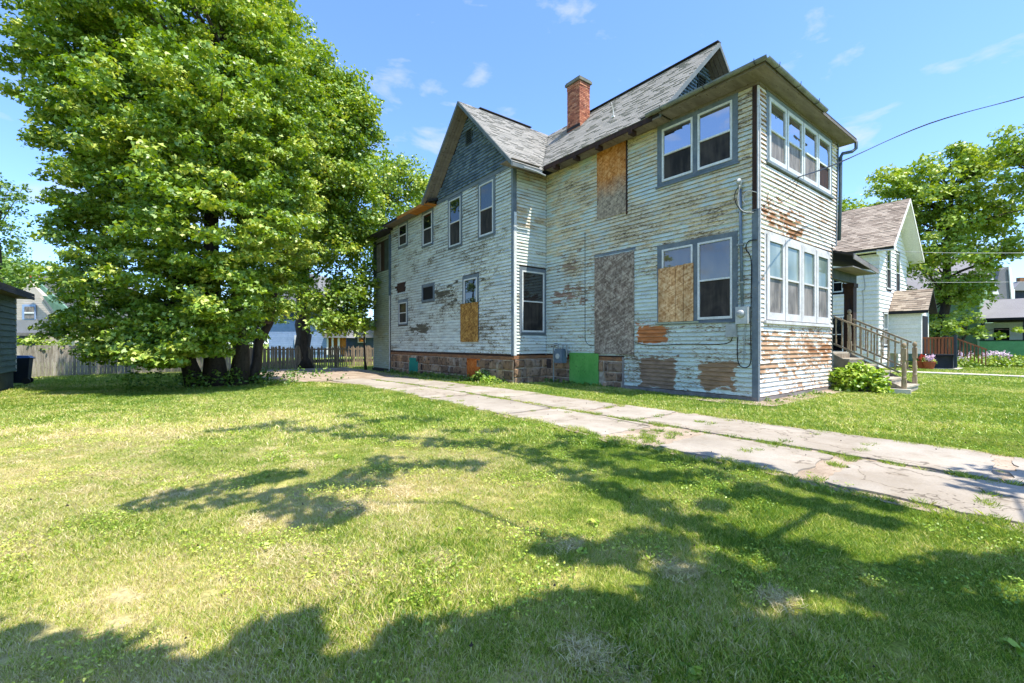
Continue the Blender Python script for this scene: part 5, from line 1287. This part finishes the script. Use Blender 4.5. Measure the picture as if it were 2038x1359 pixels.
# ------------------------------------------------------------------ neighbouring houses
class HB:
    """house builder: every wall lap, window and roof is a child of the house"""
    def __init__(s, name, loc, label, cat='house', group=None): s.r = empty(name, loc); tag(s.r, label, cat, group)
    def box(s, name, mat, *b):
        m = MB(); m.box(*b); return m.build(name, M[mat], s.r)
    def laps(s, pl, a0, a1, z0, z1, step, mat, holes=(), wall=None, limit=None, joined=False):
        z = z0; J = MB()
        while z < z1 - .01:
            m = J if joined else MB(); b0, b1 = (a0, a1) if limit is None else limit(z + step / 2)
            for s0, s1 in sub_intervals(b0, b1, [(h[0], h[1]) for h in holes if h[2] < z + step / 2 < h[3]]):
                m.add([pl.p(s0, .05, z), pl.p(s1, .05, z), pl.p(s1, .006, min(z + step + .01, z1)), pl.p(s0, .006, min(z + step + .01, z1)), pl.p(s0, 0, z), pl.p(s1, 0, z)], [(0, 1, 2, 3), (4, 5, 1, 0), (0, 3, 4), (1, 5, 2)])
            if not joined and m.v: m.build('lap_board', M[mat], wall or s.r)
            z += step
        if joined and J.v: tag(J.build('lap_boards', M[mat], wall or s.r), kind='stuff')
    def gable(s, pts, d, mat, name='gable_wall'):
        m = MB(); m.prism(pts, d); return m.build(name, M[mat], s.r)
    def roof(s, pts, mat='roof_deck', th=.12, label=None):
        m = MB(); slope_sheet(m, pts, th); o = m.build('roof', M[mat], s.r)
        if label: o['label'] = label
        return o
# white house on the right
NH = HB('white_house', (23, 5, 0), 'white two storey house with a tan shingled roof right of the steps')
nx0, nx1, ny0, ny1, ne = 20.0, 26.0, 2.26, 12.0, 6.45
XRN, ZRN = 23.1, 9.95
nz = lambda x: ZRN - (abs(x - XRN)) * ((ZRN - 6.65) / 3.6)
wl = NH.box('wall', 'white_vinyl2', nx0, nx0 + .1, ny0, ny1, .0, ne); wf = NH.box('wall', 'white_vinyl', nx0 + .1, nx1, ny0, ny0 + .1, 0, ne)
NH.box('inner_walls', 'dark', nx0 + .1, nx1, ny0 + .1, ny1, 0, ne)
PLN = Plane('x', nx0); PFN = Plane('y', ny0)
NH.laps(PLN, ny0, ny1, .35, ne, .24, 'white_vinyl2', [(3.85, 4.5, 4.35, 5.7), (3.8, 4.6, .8, 3.1)], wl)
NH.laps(PFN, nx0, nx1, .35, ZRN - .3, .24, 'white_vinyl', [(21.35, 22.4, 4.5, 7.0), (23.4, 24.42, 4.4, 7.02), (20.7, 21.8, 1.2, 3.25)], wf, limit=lambda z: (nx0, nx1) if z < ne - .2 else (XRN - (ZRN - .25 - z) / ((ZRN - 6.65) / 3.6), XRN + (ZRN - .25 - z) / ((ZRN - 6.65) / 3.6)))
NH.gable([(nx0, ny0, ne), (nx1, ny0, ne), (nx1, ny0, nz(nx1) - .15), (XRN, ny0, ZRN - .15), (nx0, ny0, nz(nx0) - .15)], (0, .1, 0), 'white_vinyl')
r1 = NH.roof([(nx0 - .45, ny0 - .75, nz(nx0 - .45)), (XRN, ny0 - .75, ZRN), (XRN, ny1, ZRN), (nx0 - .45, ny1, nz(nx0 - .45))], label='tan brown shingled main roof')
r2 = NH.roof([(XRN, ny0 - .75, ZRN), (nx1 + .6, ny0 - .75, nz(nx1 + .6)), (nx1 + .6, ny1, nz(nx1 + .6)), (XRN, ny1, ZRN)])
B = Vector((XRN - nx0 + .45, 0, ZRN - nz(nx0 - .45)))
shingles(r1, (nx0 - .45, 0, nz(nx0 - .45)), (0, 1, 0), B, [(ny0 - .75, 0), (ny1, 0), (ny1, B.length), (ny0 - .75, B.length)], M['shingle_brown'], tab=.36, course=.17, n_obj=0)
for a, b in (((nx0 - .45, nz(nx0 - .45)), (XRN, ZRN)), ((XRN, ZRN), (nx1 + .6, nz(nx1 + .6)))):
    m = MB(); m.prism([(a[0], ny0 - .75, a[1] - .01), (b[0], ny0 - .75, b[1] - .01), (b[0], ny0 - .75, b[1] - .2), (a[0], ny0 - .75, a[1] - .2)], (0, -.03, 0)); m.build('rake_board', M['white_vinyl'], NH.r)
    m = MB(); m.prism([(a[0], ny0 - .74, a[1] - .17), (b[0], ny0 - .74, b[1] - .17), (b[0], ny0, b[1] - .17), (a[0], ny0, a[1] - .17)], (0, 0, -.02)); m.build('soffit', M['white_vinyl'], NH.r)
m = MB(); m.box(nx0 - .43, nx0, ny0 - .7, ny1, nz(nx0 - .45) - .16, nz(nx0 - .45) - .13); m.build('soffit', M['white_vinyl2'], NH.r)
window(PFN, 21.4, 22.35, 4.58, 6.93, (.05, .05, .08, .08), up='glass', dn='screen_dark', trim='black_trim', fw=.07, parent=NH.r)
window(PFN, 23.45, 24.38, 4.48, 6.94, (.05, .05, .08, .08), up='glass', dn='screen_dark', trim='black_trim', fw=.07, parent=NH.r)
window(PFN, 20.79, 21.71, 1.3, 3.19, (.08, .08, .08, .08), up='glass', dn='screen_grey', trim='black_trim', fw=.07, parent=NH.r)
window(PLN, 3.92, 4.45, 4.45, 5.62, (.12, .12, .12, .12), up='glass_dark', dn='glass_dark', trim='black_trim', fw=.06, parent=NH.r)
window(PLN, 3.9, 4.5, .9, 3.0, (.12, .12, .12, .12), up='glass', dn='glass_dark', trim='black_trim', fw=.06, parent=NH.r)
cable('conduit', [(nx0 - .05, 2.95, 5.5), (nx0 - .12, 2.85, 4.6), (nx0 - .1, 2.98, 4.4), (nx0 - .05, 2.95, 4.0), (nx0 - .05, 2.95, 1.2)], .02, 'grey_cable', NH.r)
# vestibule
vx, vy = 22.03, .85
PVX = Plane('x', vx); wv = NH.box('wall', 'white_vinyl2', vx, vx + 2.0, vy, ny0 - .01, .85, 3.3)
NH.laps(PVX, vy, ny0 - .03, .85, 3.28, .24, 'white_vinyl2', (), wv)
NH.box('corner_trim', 'white_vinyl', vx - .03, vx + .1, vy - .03, vy + .0, .85, 3.3)
NH.box('door', 'black_trim', vx + .35, vx + 1.6, vy - .03, vy - .002, .85, 3.0)
PVY = Plane('y', vy); NH.gable([(vx, vy, 3.3), (vx + 2, vy, 3.3), (vx + 1, vy, 4.35)], (0, .1, 0), 'white_vinyl')
r3 = NH.roof([(vx - .25, vy - .35, 3.28), (vx + 1, vy - .35, 4.55), (vx + 1, ny0 - .03, 4.55), (vx - .25, ny0 - .03, 3.28)], label='small tan shingled roof over the vestibule')
NH.roof([(vx + 1, vy - .35, 4.55), (vx + 2.25, vy - .35, 3.28), (vx + 2.25, ny0 - .03, 3.28), (vx + 1, ny0 - .03, 4.55)])
B = Vector((1.25, 0, 1.27)); shingles(r3, (vx - .25, 0, 3.28), (0, 1, 0), B, [(vy - .35, 0), (ny0 - .03, 0), (ny0 - .03, B.length), (vy - .35, B.length)], M['shingle_brown'], tab=.36, course=.17, n_obj=0)
NH.box('fascia', 'black_trim', vx - .28, vx - .25, vy - .35, ny0 - .03, 3.12, 3.26)
m = MB(); m.lathe((vx - .02, vy - .08, 3.1), [(.05, 0), (.09, .05), (.08, .12), (.03, .16)], 10); m.build('lamp', M['white_vinyl'], NH.r)
NH.box('porch_deck', 'black_trim', vx + .2, vx + 1.7, vy - 1.35, vy - .04, .72, .82); NH.box('porch_skirt', 'grey_sid', vx + .35, vx + 1.6, vy - 1.25, vy - .1, .0, .72)
NH.box('porch_base', 'path', vx + .1, vx + 1.8, vy - 1.45, vy - .03, .0, .06)
CR = empty('cedar_railing', (vx + .2, vy - .9, .8)); tag(CR, 'short reddish cedar railing on the porch of the white house', 'railing')
m = MB(); m.box(vx + .2, vx + .28, vy - 1.3, vy - .05, 1.70, 1.78); m.build('handrail', M['cedar'], CR)
m = MB(); m.beam((vx + .25, vy - 1.3, 1.74), (vx + .6, vy - 2.5, 1.1), .08, .07); m.build('handrail', M['cedar'], CR)
for i in range(9):
    y = vy - .1 - i * .14; m = MB(); m.box(vx + .22, vx + .26, y - .095, y, .85, 1.70); m.build('baluster', M['cedar'], CR)
for i in range(9):
    t = (i + .5) / 9; y = vy - 1.3 - 1.2 * t; xx = vx + .25 + .35 * t; m = MB(); m.box(xx - .02, xx + .02, y - .045, y, .85 - .6 * t, 1.72 - .64 * t); m.build('baluster', M['cedar'], CR)
m = MB(); m.box(vx + .18, vx + .34, vy - 1.42, vy - 1.30, .1, 1.9); m.build('post', M['grey_sid'], CR)
# pots
for u, v, D, lab, fm in ((1836, 728, 25.2, 'round red pot with red flowers by the white house', 'flower_red'), (1850, 728, 24.6, 'terracotta pot with pink flowers by the white house', 'flower')):
    p = along(u, v, D); p.z = 0; P_ = empty('flower_pot', p); tag(P_, lab, 'flower pot', 'flower pots')
    m = MB(); m.lathe(p, [(.16, 0), (.22, .2), (.26, .36), (.28, .38), (.28, .43), (.2, .43)], 16); m.build('pot', M['terracotta'], P_)
    me = leaf_cloud('flowers', [(p.x + rr_(-.18, .18), p.y + rr_(-.18, .18), p.z + rr_(.5, .8)) for _ in range(16)], [[.12, .12, .1]] * 16, 14, .08, M[fm], 'oval'); link('flowers', me, P_).matrix_basis = Matrix.Translation(-p)
    me = leaf_cloud('foliage', [(p.x + rr_(-.22, .22), p.y + rr_(-.22, .22), p.z + rr_(.4, .6)) for _ in range(10)], [[.12, .12, .1]] * 10, 14, .09, M['leaf_light'], 'oval'); link('foliage', me, P_).matrix_basis = Matrix.Translation(-p)

# green house
GH = HB('green_house', (38, 0, 0), 'green house with a low grey porch roof at the right edge')
qx = 36.0
gy = .1
wg = GH.box('wall', 'green_dull', qx, qx + 8, gy, 5.6, .0, 5.6); PG = Plane('x', qx)
GH.laps(PG, gy, 5.6, .1, 5.6, .18, 'green_dull', (), wg, joined=True)
GH.laps(PG, gy, 2.6, .1, 3.2, .18, 'green_sid', (), wg, joined=True)
GH.box('corner_trim', 'green_dull', qx - .05, qx + .06, gy - .06, gy + .06, .1, 5.4)
GH.roof([(qx - .4, gy - .4, 5.5), (qx + 4, gy - .4, 8.6), (qx + 4, 6, 8.6), (qx - .4, 6, 5.5)], 'shingle_far')
GH.box('porch_floor', 'green_dull', qx, qx + 3, -6, gy, .1, .3)
wh = GH.box('porch_half_wall', 'green_sid', qx, qx + .1, -6, gy, .15, 1.62); GH.laps(PG, -6, gy - .05, .15, 1.6, .14, 'green_sid', (), wh)
GH.box('porch_sill', 'black_trim', qx - .06, qx + .12, -6, gy - .02, 1.62, 1.68)
for y in (-.1, -2.15, -4.2, -6): GH.box('porch_post', 'grey_sid', qx + .01, qx + .2, y - .1, y + .1, 1.68, 3.05)
GH.box('porch_beam', 'black_trim', qx - .02, qx + .2, -6, gy - .01, 2.95, 3.2); GH.box('porch_back_wall', 'white_vinyl2', qx + 3.0, qx + 3.1, -6, gy, .3, 3.0)
GH.box('door', 'dark', qx + 2.96, qx + 2.99, -1.2, -.4, .3, 2.6); GH.box('door', 'dark', qx + 2.96, qx + 2.99, -3.6, -2.2, .3, 2.6)
GH.roof([(qx - .4, -6.4, 3.25), (qx + 3.2, -6.4, 4.8), (qx + 3.2, gy + .1, 4.8), (qx - .4, gy + .1, 3.25)], 'shingle_far', label='low grey porch roof')
GH.box('fascia', 'black_trim', qx - .43, qx - .4, -6.4, gy + .1, 3.08, 3.24)
# houses beyond it
FH = HB('far_house', along(1985, 700, 58), 'far white gabled house with a steep grey roof behind the green house')
def frame_quad(H, name, mat, pts, d=(.1, .1, 0)):
    m = MB(); m.prism(pts, d); return m.build(name, M[mat], H.r)
for nm, mt, px, D in (('wall', 'white_vinyl', [(1950, 640), (2020, 640), (2020, 575), (1950, 575)], 58), ('roof', 'shingle_far', [(1975, 602), (2018, 602), (2008, 530), (1990, 538)], 57.6), ('rake_board', 'white_vinyl', [(2008, 530), (2013, 532), (2021, 604), (2014, 604)], 57.4),
                      ('roof', 'shingle_far', [(1955, 560), (1978, 576), (1985, 600), (1950, 600)], 57.5), ('gable_wall', 'white_vinyl', [(1975, 548), (1989, 586), (1968, 586)], 57.2), ('window', 'glass_dark', [(1976, 560), (1981, 560), (1981, 580), (1975, 580)], 57.0)):
    frame_quad(FH, nm, mt, [along(u, v, D) for u, v in px], AX_F * (3 if nm in ('wall', 'roof') else .12))
FH2 = HB('far_house', along(2030, 700, 66), 'far dark fronted house with a brick chimney at the right edge')
for nm, mt, px, D in (('wall', 'grey_sid', [(2016, 640), (2100, 640), (2100, 578), (2016, 578)], 66), ('roof', 'shingle_far', [(2014, 578), (2110, 578), (2070, 562), (2032, 560)], 65.6), ('chimney', 'sill_beam', [(2030, 565), (2040, 565), (2040, 552), (2030, 552)], 65.8), ('porch_rail', 'bare_dark', [(2016, 604), (2100, 604), (2100, 597), (2016, 597)], 65.5)):
    frame_quad(FH2, nm, mt, [along(u, v, D) for u, v in px], AX_F * (4 if nm in ('wall', 'roof') else .5))

# left neighbours: cream gabled house, blue house, low slate house
CHH = HB('cream_house', along(60, 700, 38), 'cream gabled house with sage green trim behind the privacy fence')
def lap_face(H, wall, px, D, mat, n):
    (u0, v0), (u1, v1), (u2, v2), (u3, v3) = px
    for i in range(n):
        t0 = i / n; t1 = (i + .92) / n; a = along(u0 + (u3 - u0) * t0, v0 + (v3 - v0) * t0, D); b = along(u1 + (u2 - u1) * t0, v1 + (v2 - v1) * t0, D); c = along(u1 + (u2 - u1) * t1, v1 + (v2 - v1) * t1, D); d = along(u0 + (u3 - u0) * t1, v0 + (v3 - v0) * t1, D)
        m = MB(); m.prism([a, b, c, d], AX_F * -.03); m.build('lap_board', M[mat], wall)
w = frame_quad(CHH, 'wall', 'cream', [along(u, v, 38) for u, v in ((0, 720), (150, 720), (150, 652), (128, 640), (85, 588), (60, 560), (0, 630))], AX_F * 7)
lap_face(CHH, w, ((0, 664), (134, 664), (80, 590), (0, 590)), 37.98, 'cream', 16)
for nm, mt, px, D, dp in (('soffit', 'seafoam', [(84, 588), (93, 590), (146, 632), (124, 640)], 37.8, .5), ('rake_board', 'seafoam', [(60, 556), (66, 552), (150, 628), (143, 634)], 37.3, .15), ('roof', 'shingle_far', [(64, 552), (40, 556), (100, 545), (160, 560), (156, 632), (148, 628)], 38.4, 6),
                      ('roof', 'shingle_far', [(20, 662), (28, 637), (90, 637), (84, 662)], 36.5, .4), ('fascia', 'soffit_pale', [(20, 668), (20, 662), (84, 662), (84, 668)], 36.4, .2), ('wall_below_roof', 'grey_sid', [(20, 690), (20, 668), (80, 668), (80, 690)], 37.2, .2),
                      ('chimney', 'red_brick_far', [(50, 562), (50, 550), (59, 546), (68, 550), (68, 562)], 40, .8)):
    frame_quad(CHH, nm, mt, [along(u, v, D) for u, v in px], AX_F * dp)
w = frame_quad(CHH, 'window', 'blue_sid', [along(u, v, 37.9) for u, v in ((46, 636), (72, 636), (72, 606), (46, 606))], AX_F * -.08)
frame_quad(CHH, 'pane', 'screen_grey', [along(u, v, 37.8) for u, v in ((49, 634), (68, 634), (68, 610), (49, 610))], AX_F * -.02)
frame_quad(CHH, 'meeting_rail', 'white_vinyl', [along(u, v, 37.78) for u, v in ((49, 624), (68, 624), (68, 621), (49, 621))], AX_F * -.04)
BH = HB('blue_house', along(600, 700, 37), 'powder blue house seen between the trunks behind the picket fence')
w = frame_quad(BH, 'wall', 'blue_sid', [along(u, v, 37) for u, v in ((535, 712), (652, 712), (650, 636), (535, 636))], AX_F * 7)
lap_face(BH, w, ((536, 700), (650, 700), (650, 642), (536, 642)), 36.97, 'blue_sid', 14)
for nm, mt, px, D, dp in (('upper_wall', 'blue_dark', [(556, 636), (640, 636), (640, 616), (556, 616)], 36.9, 1), ('fascia', 'soffit_pale', [(540, 617), (640, 617), (640, 613), (540, 613)], 36.5, .3), ('roof', 'shingle_far', [(540, 613), (640, 613), (630, 545), (565, 545)], 36.6, 5),
                      ('window', 'white_vinyl', [(586, 690), (600, 690), (600, 667), (586, 667)], 36.8, .1), ('pane', 'glass_dark', [(589, 688), (598, 688), (598, 670), (589, 670)], 36.75, .02), ('porch_wall', 'bare_orange', [(650, 706), (680, 706), (680, 672), (650, 672)], 37.2, 1), ('porch_post', 'white_vinyl', [(650, 706), (653, 706), (653, 672), (650, 672)], 36.9, .12), ('porch_post', 'white_vinyl', [(660, 706), (663, 706), (663, 672), (660, 672)], 36.9, .12), ('porch_post', 'white_vinyl', [(672, 706), (675, 706), (675, 672), (672, 672)], 36.9, .12),
                      ('porch_roof', 'shingle_far', [(642, 672), (690, 672), (684, 655), (648, 655)], 36.7, 2)):
    frame_quad(BH, nm, mt, [along(u, v, D) for u, v in px], AX_F * dp)
SHO = HB('slate_house', along(715, 700, 40), 'low slate blue house at the rear corner of the peeling house')
for nm, mt, px, D, dp in (('wall', 'blue_dark', [(690, 710), (790, 710), (790, 670), (690, 670)], 40, 6), ('roof', 'shingle_far', [(684, 672), (796, 672), (780, 640), (700, 648)], 39.7, 6), ('window', 'white_vinyl', [(712, 682), (727, 682), (727, 670), (712, 670)], 39.8, .1), ('pane', 'bare_orange', [(714, 680), (725, 680), (725, 673), (714, 673)], 39.75, .02)):
    frame_quad(SHO, nm, mt, [along(u, v, D) for u, v in px], AX_F * dp)
# street wires on the right
for lab, pts in (('thin grey wire crossing in front of the airy right tree', [along(1745, 497, 20), along(1870, 503, 18), along(2120, 503, 17)]), ('thin dark wire at the right edge above the green house', [along(1985, 412, 22), along(2038, 402, 22), along(2150, 380, 22)]), ('lower thin grey wire from the white house to the right', [along(1803, 560, 26), along(1880, 562, 25), along(2120, 560, 24)])):
    o = cable('overhead_wire', pts, .010, 'grey_cable' if 'grey' in lab else 'black_rubber', None); tag(o, lab, 'wire', 'thin street wires')

# ------------------------------------------------------------------ grass
def blade_patch(name, n, size, h0, h1, w, mat, lean=.9, straw_mat=None):
    """a square patch of bent blades, each a quad and a tip"""
    bp = (rng.random((n, 2)) - .5) * size; a = rng.random(n) * 2 * np.pi; h = rng.uniform(h0, h1, n); l = rng.uniform(.15, lean, n) * h
    la = rng.random(n) * 2 * np.pi; d = np.stack([np.cos(a), np.sin(a)], 1) * (w * rng.uniform(.6, 1.3, n))[:, None] / 2; L = np.stack([np.cos(la), np.sin(la)], 1) * l[:, None]
    z = np.zeros(n)
    P0 = np.column_stack([bp - d, z]); P1 = np.column_stack([bp + d, z]); M0 = np.column_stack([bp - d * .8 + L * .35, h * .6]); M1 = np.column_stack([bp + d * .8 + L * .35, h * .6]); T = np.column_stack([bp + L, h])
    V = np.stack([P0, P1, M1, T, M0], 1).reshape(-1, 3)
    return np_mesh(name, V, 5, n, mat, rng.random(n))
def outside(x, y, pad=0.0):
    x = np.asarray(x); y = np.asarray(y)
    lx = np.interp(y, yy, Lx); rx = np.interp(y, yy, Rx)
    ok = ~((x > lx + .06 - pad) & (x < rx - .06 + pad))
    ok &= ~((x > -.06) & (y > -.06) & (x < 7.5) & (y < 22)); ok &= ~((x > XW - .1) & (y > 7.6) & (y < 22) & (x < 1))
    ok &= ~((x > -.6) & (x < 5.6) & (y > -.42) & (y < .2)); ok &= ~((x > 5.1) & (x < 7.1) & (y > -1.95) & (y < .2)); ok &= ~((x > 17.1) & (x < 18.15))
    ok &= ~((x < gx) & (y > 8))
    return ok
def scatter(name, patches, P, scales, label, thresh=None):
    """one object: geometry nodes place copies of the blade patches on points"""
    base = bpy.data.meshes.new(name); base.vertices.add(len(P)); base.vertices.foreach_set('co', np.ascontiguousarray(P, dtype=np.float32).ravel())
    at = base.attributes.new('psc', 'FLOAT', 'POINT'); at.data.foreach_set('value', np.ascontiguousarray(scales, dtype=np.float32))
    ar = base.attributes.new('prot', 'FLOAT_VECTOR', 'POINT'); rv = np.zeros((len(P), 3), np.float32); rv[:, 2] = rng.random(len(P)) * 6.28; ar.data.foreach_set('vector', rv.ravel())
    base.update(); ob = bpy.data.objects.new(name, base); COL.objects.link(ob)
    ng = bpy.data.node_groups.new(name, 'GeometryNodeTree'); ng.interface.new_socket('Geometry', in_out='INPUT', socket_type='NodeSocketGeometry'); ng.interface.new_socket('Geometry', in_out='OUTPUT', socket_type='NodeSocketGeometry')
    gi = ng.nodes.new('NodeGroupInput'); go = ng.nodes.new('NodeGroupOutput'); iop = ng.nodes.new('GeometryNodeInstanceOnPoints')
    oi = ng.nodes.new('GeometryNodeObjectInfo'); oi.inputs['Object'].default_value = patches; oi.inputs['As Instance'].default_value = True
    n1 = ng.nodes.new('GeometryNodeInputNamedAttribute'); n1.data_type = 'FLOAT'; n1.inputs['Name'].default_value = 'psc'
    n2 = ng.nodes.new('GeometryNodeInputNamedAttribute'); n2.data_type = 'FLOAT_VECTOR'; n2.inputs['Name'].default_value = 'prot'
    ng.links.new(gi.outputs[0], iop.inputs['Points']); ng.links.new(oi.outputs['Geometry'], iop.inputs['Instance']); ng.links.new(n1.outputs['Attribute'], iop.inputs['Scale']); ng.links.new(n2.outputs['Attribute'], iop.inputs['Rotation']); ng.links.new(iop.outputs[0], go.inputs[0])
    md = ob.modifiers.new('scatter', 'NODES'); md.node_group = ng
    return tag(ob, label, kind='stuff')
def patch_obj(name, me):
    o = bpy.data.objects.new(name, me); COL.objects.link(o); o.location = (XR, 8.5, 5.0); o['kind'] = 'stuff'   # the source patch lies inside the house
    return o
def field(d0, d1, step, jit=1.0):
    """ground points in the wedge in front of the viewer between two distances"""
    lim = int(d1 * 2.6 / step); a = np.arange(-lim, lim) * step
    F_, R_ = np.meshgrid(np.arange(d0, d1, step), a); F_ = F_.ravel() + rng.uniform(-.5, .5, F_.size) * step * jit; R_ = R_.ravel() + rng.uniform(-.5, .5, R_.size) * step * jit
    k = np.abs(R_) < F_ * 1.25 + .9; F_ = F_[k]; R_ = R_[k]
    x = CAM.x + AX_F.x * F_ + AX_R.x * R_; y = CAM.y + AX_F.y * F_ + AX_R.y * R_
    return x, y
pa = patch_obj('grass_patch', blade_patch('grass_patch', 900, .36, .018, .050, .0042, M['blade'], 1.2))
x, y = field(.9, 7.0, .175); k = outside(x, y); x, y = x[k], y[k]
hgt = .75 + .45 * np.sin(x * 1.9 + 1.3 * np.sin(y * 1.1)) * np.sin(y * 1.6 + x * .4) ; hgt = np.clip(hgt, .6, 1.3)
scatter('grass', pa, np.column_stack([x, y, gz(x, y) - .012]), hgt * rng.uniform(.85, 1.2, len(x)), 'mown lawn grass nearest the viewer')
pb = patch_obj('grass_patch', blade_patch('grass_patch_far', 420, .75, .025, .065, .010, M['blade'], 1.4))
x, y = field(6.8, 16.0, .42); k = outside(x, y, .02); x, y = x[k], y[k]
scatter('grass', pb, np.column_stack([x, y, gz(x, y) - .01]), rng.uniform(.75, 1.1, len(x)), 'mown lawn grass in the middle distance')
pc = patch_obj('grass_patch', blade_patch('grass_patch_distant', 420, 1.5, .03, .08, .02, M['blade'], 1.4))
x, y = field(15.8, 34.0, .95); k = outside(x, y, .05); x, y = x[k], y[k]
scatter('grass', pc, np.column_stack([x, y, gz(x, y) - .01]), rng.uniform(.75, 1.1, len(x)), 'mown lawn grass far off')
# longer grass along the slab edges and tufts in the joints
pd = patch_obj('grass_patch', blade_patch('grass_tuft', 90, .16, .03, .085, .006, M['blade'], 1.3))
px_ = []
for y0 in np.arange(-9, 14, .07):
    lx = float(np.interp(y0, yy, Lx)); rx = float(np.interp(y0, yy, Rx)); px_ += [(lx + rr_(-.12, .22), y0), (rx + rr_(-.22, .12), y0), (lx + rr_(-.1, .12), y0 + .03)]
for _ in range(260):
    t = rr_(-6, 13); px_.append((DXM - .04 + rr_(-.07, .07), t))
for yj in (-5.37, -3.2, -1.0, -.7, 2.12, 5.42, 8.32, -4.46, -2.32, .12, 1.45, 4.42, 7.62):
    for _ in range(9): px_.append((rr_(DX0, DX1), yj + rr_(-.08, .1)))
for _ in range(26): px_.append((rr_(-6.0, -5.0), rr_(-1.3, -.35)))
Pn = np.array([(a, b, gzf(0, b) + .0) for a, b in px_]); scatter('grass', pd, Pn, rng.uniform(.3, .95, len(Pn)), 'grass tufts creeping over the drive edges and joints')
# clover and broad weeds
def leaf_patch(name, n, size, s, mat):
    C = np.column_stack([(rng.random((n, 2)) - .5) * size, rng.uniform(.02, .045, n)])
    return leaf_cloud(name, C, [[.012, .012, .006]] * n, 3, s * .8, mat, 'oval', up=1.2, jitter=.35)
pe = patch_obj('clover_patch', leaf_patch('clover_patch', 70, .34, .018, M['clover']))
x, y = field(1.2, 8.0, .33); nn = np.sin(x * 2.3 + 2) * np.sin(y * 2.9) + .5 * np.sin(x * 5.1 + y * 3.3); k = outside(x, y) & (nn > .25); x, y = x[k], y[k]
scatter('clover', pe, np.column_stack([x, y, gz(x, y)]), rng.uniform(.8, 1.3, len(x)), 'patches of clover in the lawn')
pr_ = patch_obj('weed_rosette', leaf_cloud('weed_rosette', [(0, 0, .02)], [[.05, .05, .012]], 13, .05, M['clover'], 'oval', up=1.0, jitter=.35))
x, y = field(1.3, 11.0, .55); k = outside(x, y) & (rng.random(len(x)) < .38); x, y = x[k], y[k]
scatter('weeds', pr_, np.column_stack([x, y, gz(x, y)]), rng.uniform(.5, 1.25, len(x)), 'broad leaved weed rosettes in the lawn')
pl_ = patch_obj('dead_leaf', leaf_cloud('dead_leaf', [(0, 0, .035)], [[.02, .02, .006]], 1, .026, M['bark'], 'maple', up=1.2))
x, y = field(1.3, 12.0, .5); k = rng.random(len(x)) < .35; x, y = x[k], y[k]
scatter('dead_leaves', pl_, np.column_stack([x, y, gz(x, y) + .01]), rng.uniform(.5, 1.2, len(x)), 'scattered small dry leaves on the ground')
# dried clippings in low heaps
ps = patch_obj('clippings_patch', blade_patch('clippings_patch', 130, .22, .012, .040, .004, M['straw'], 3.0))
pts = []
def heap(u, v, n, ru, rv):
    for _ in range(n):
        g, D = on_ground(u + rnd.gauss(0, ru), v + rnd.gauss(0, rv)); pts.append((g.x, g.y, rr_(.0, .012)))
for h in ((560, 905, 26, 60, 6), (620, 925, 14, 40, 6), (300, 895, 16, 40, 8), (230, 945, 16, 35, 6), (150, 980, 8, 20, 6), (500, 1045, 8, 14, 10), (600, 1105, 14, 26, 8), (690, 1140, 8, 20, 6), (1150, 1085, 8, 14, 6), (1350, 1140, 10, 22, 8), (800, 980, 12, 30, 5), (330, 985, 8, 20, 5), (760, 1020, 12, 60, 14), (300, 950, 14, 80, 14), (880, 1120, 6, 20, 5), (1560, 1195, 5, 12, 5), (1170, 1300, 6, 20, 8), (170, 860, 8, 20, 4), (420, 870, 16, 60, 10), (100, 905, 10, 50, 8), (1210, 1345, 6, 30, 8)): heap(*h)
Pn = np.array(pts); scatter('dry_clippings', ps, Pn, rng.uniform(.5, 1.0, len(Pn)), 'pale heaps of dried grass clippings on the lawn')
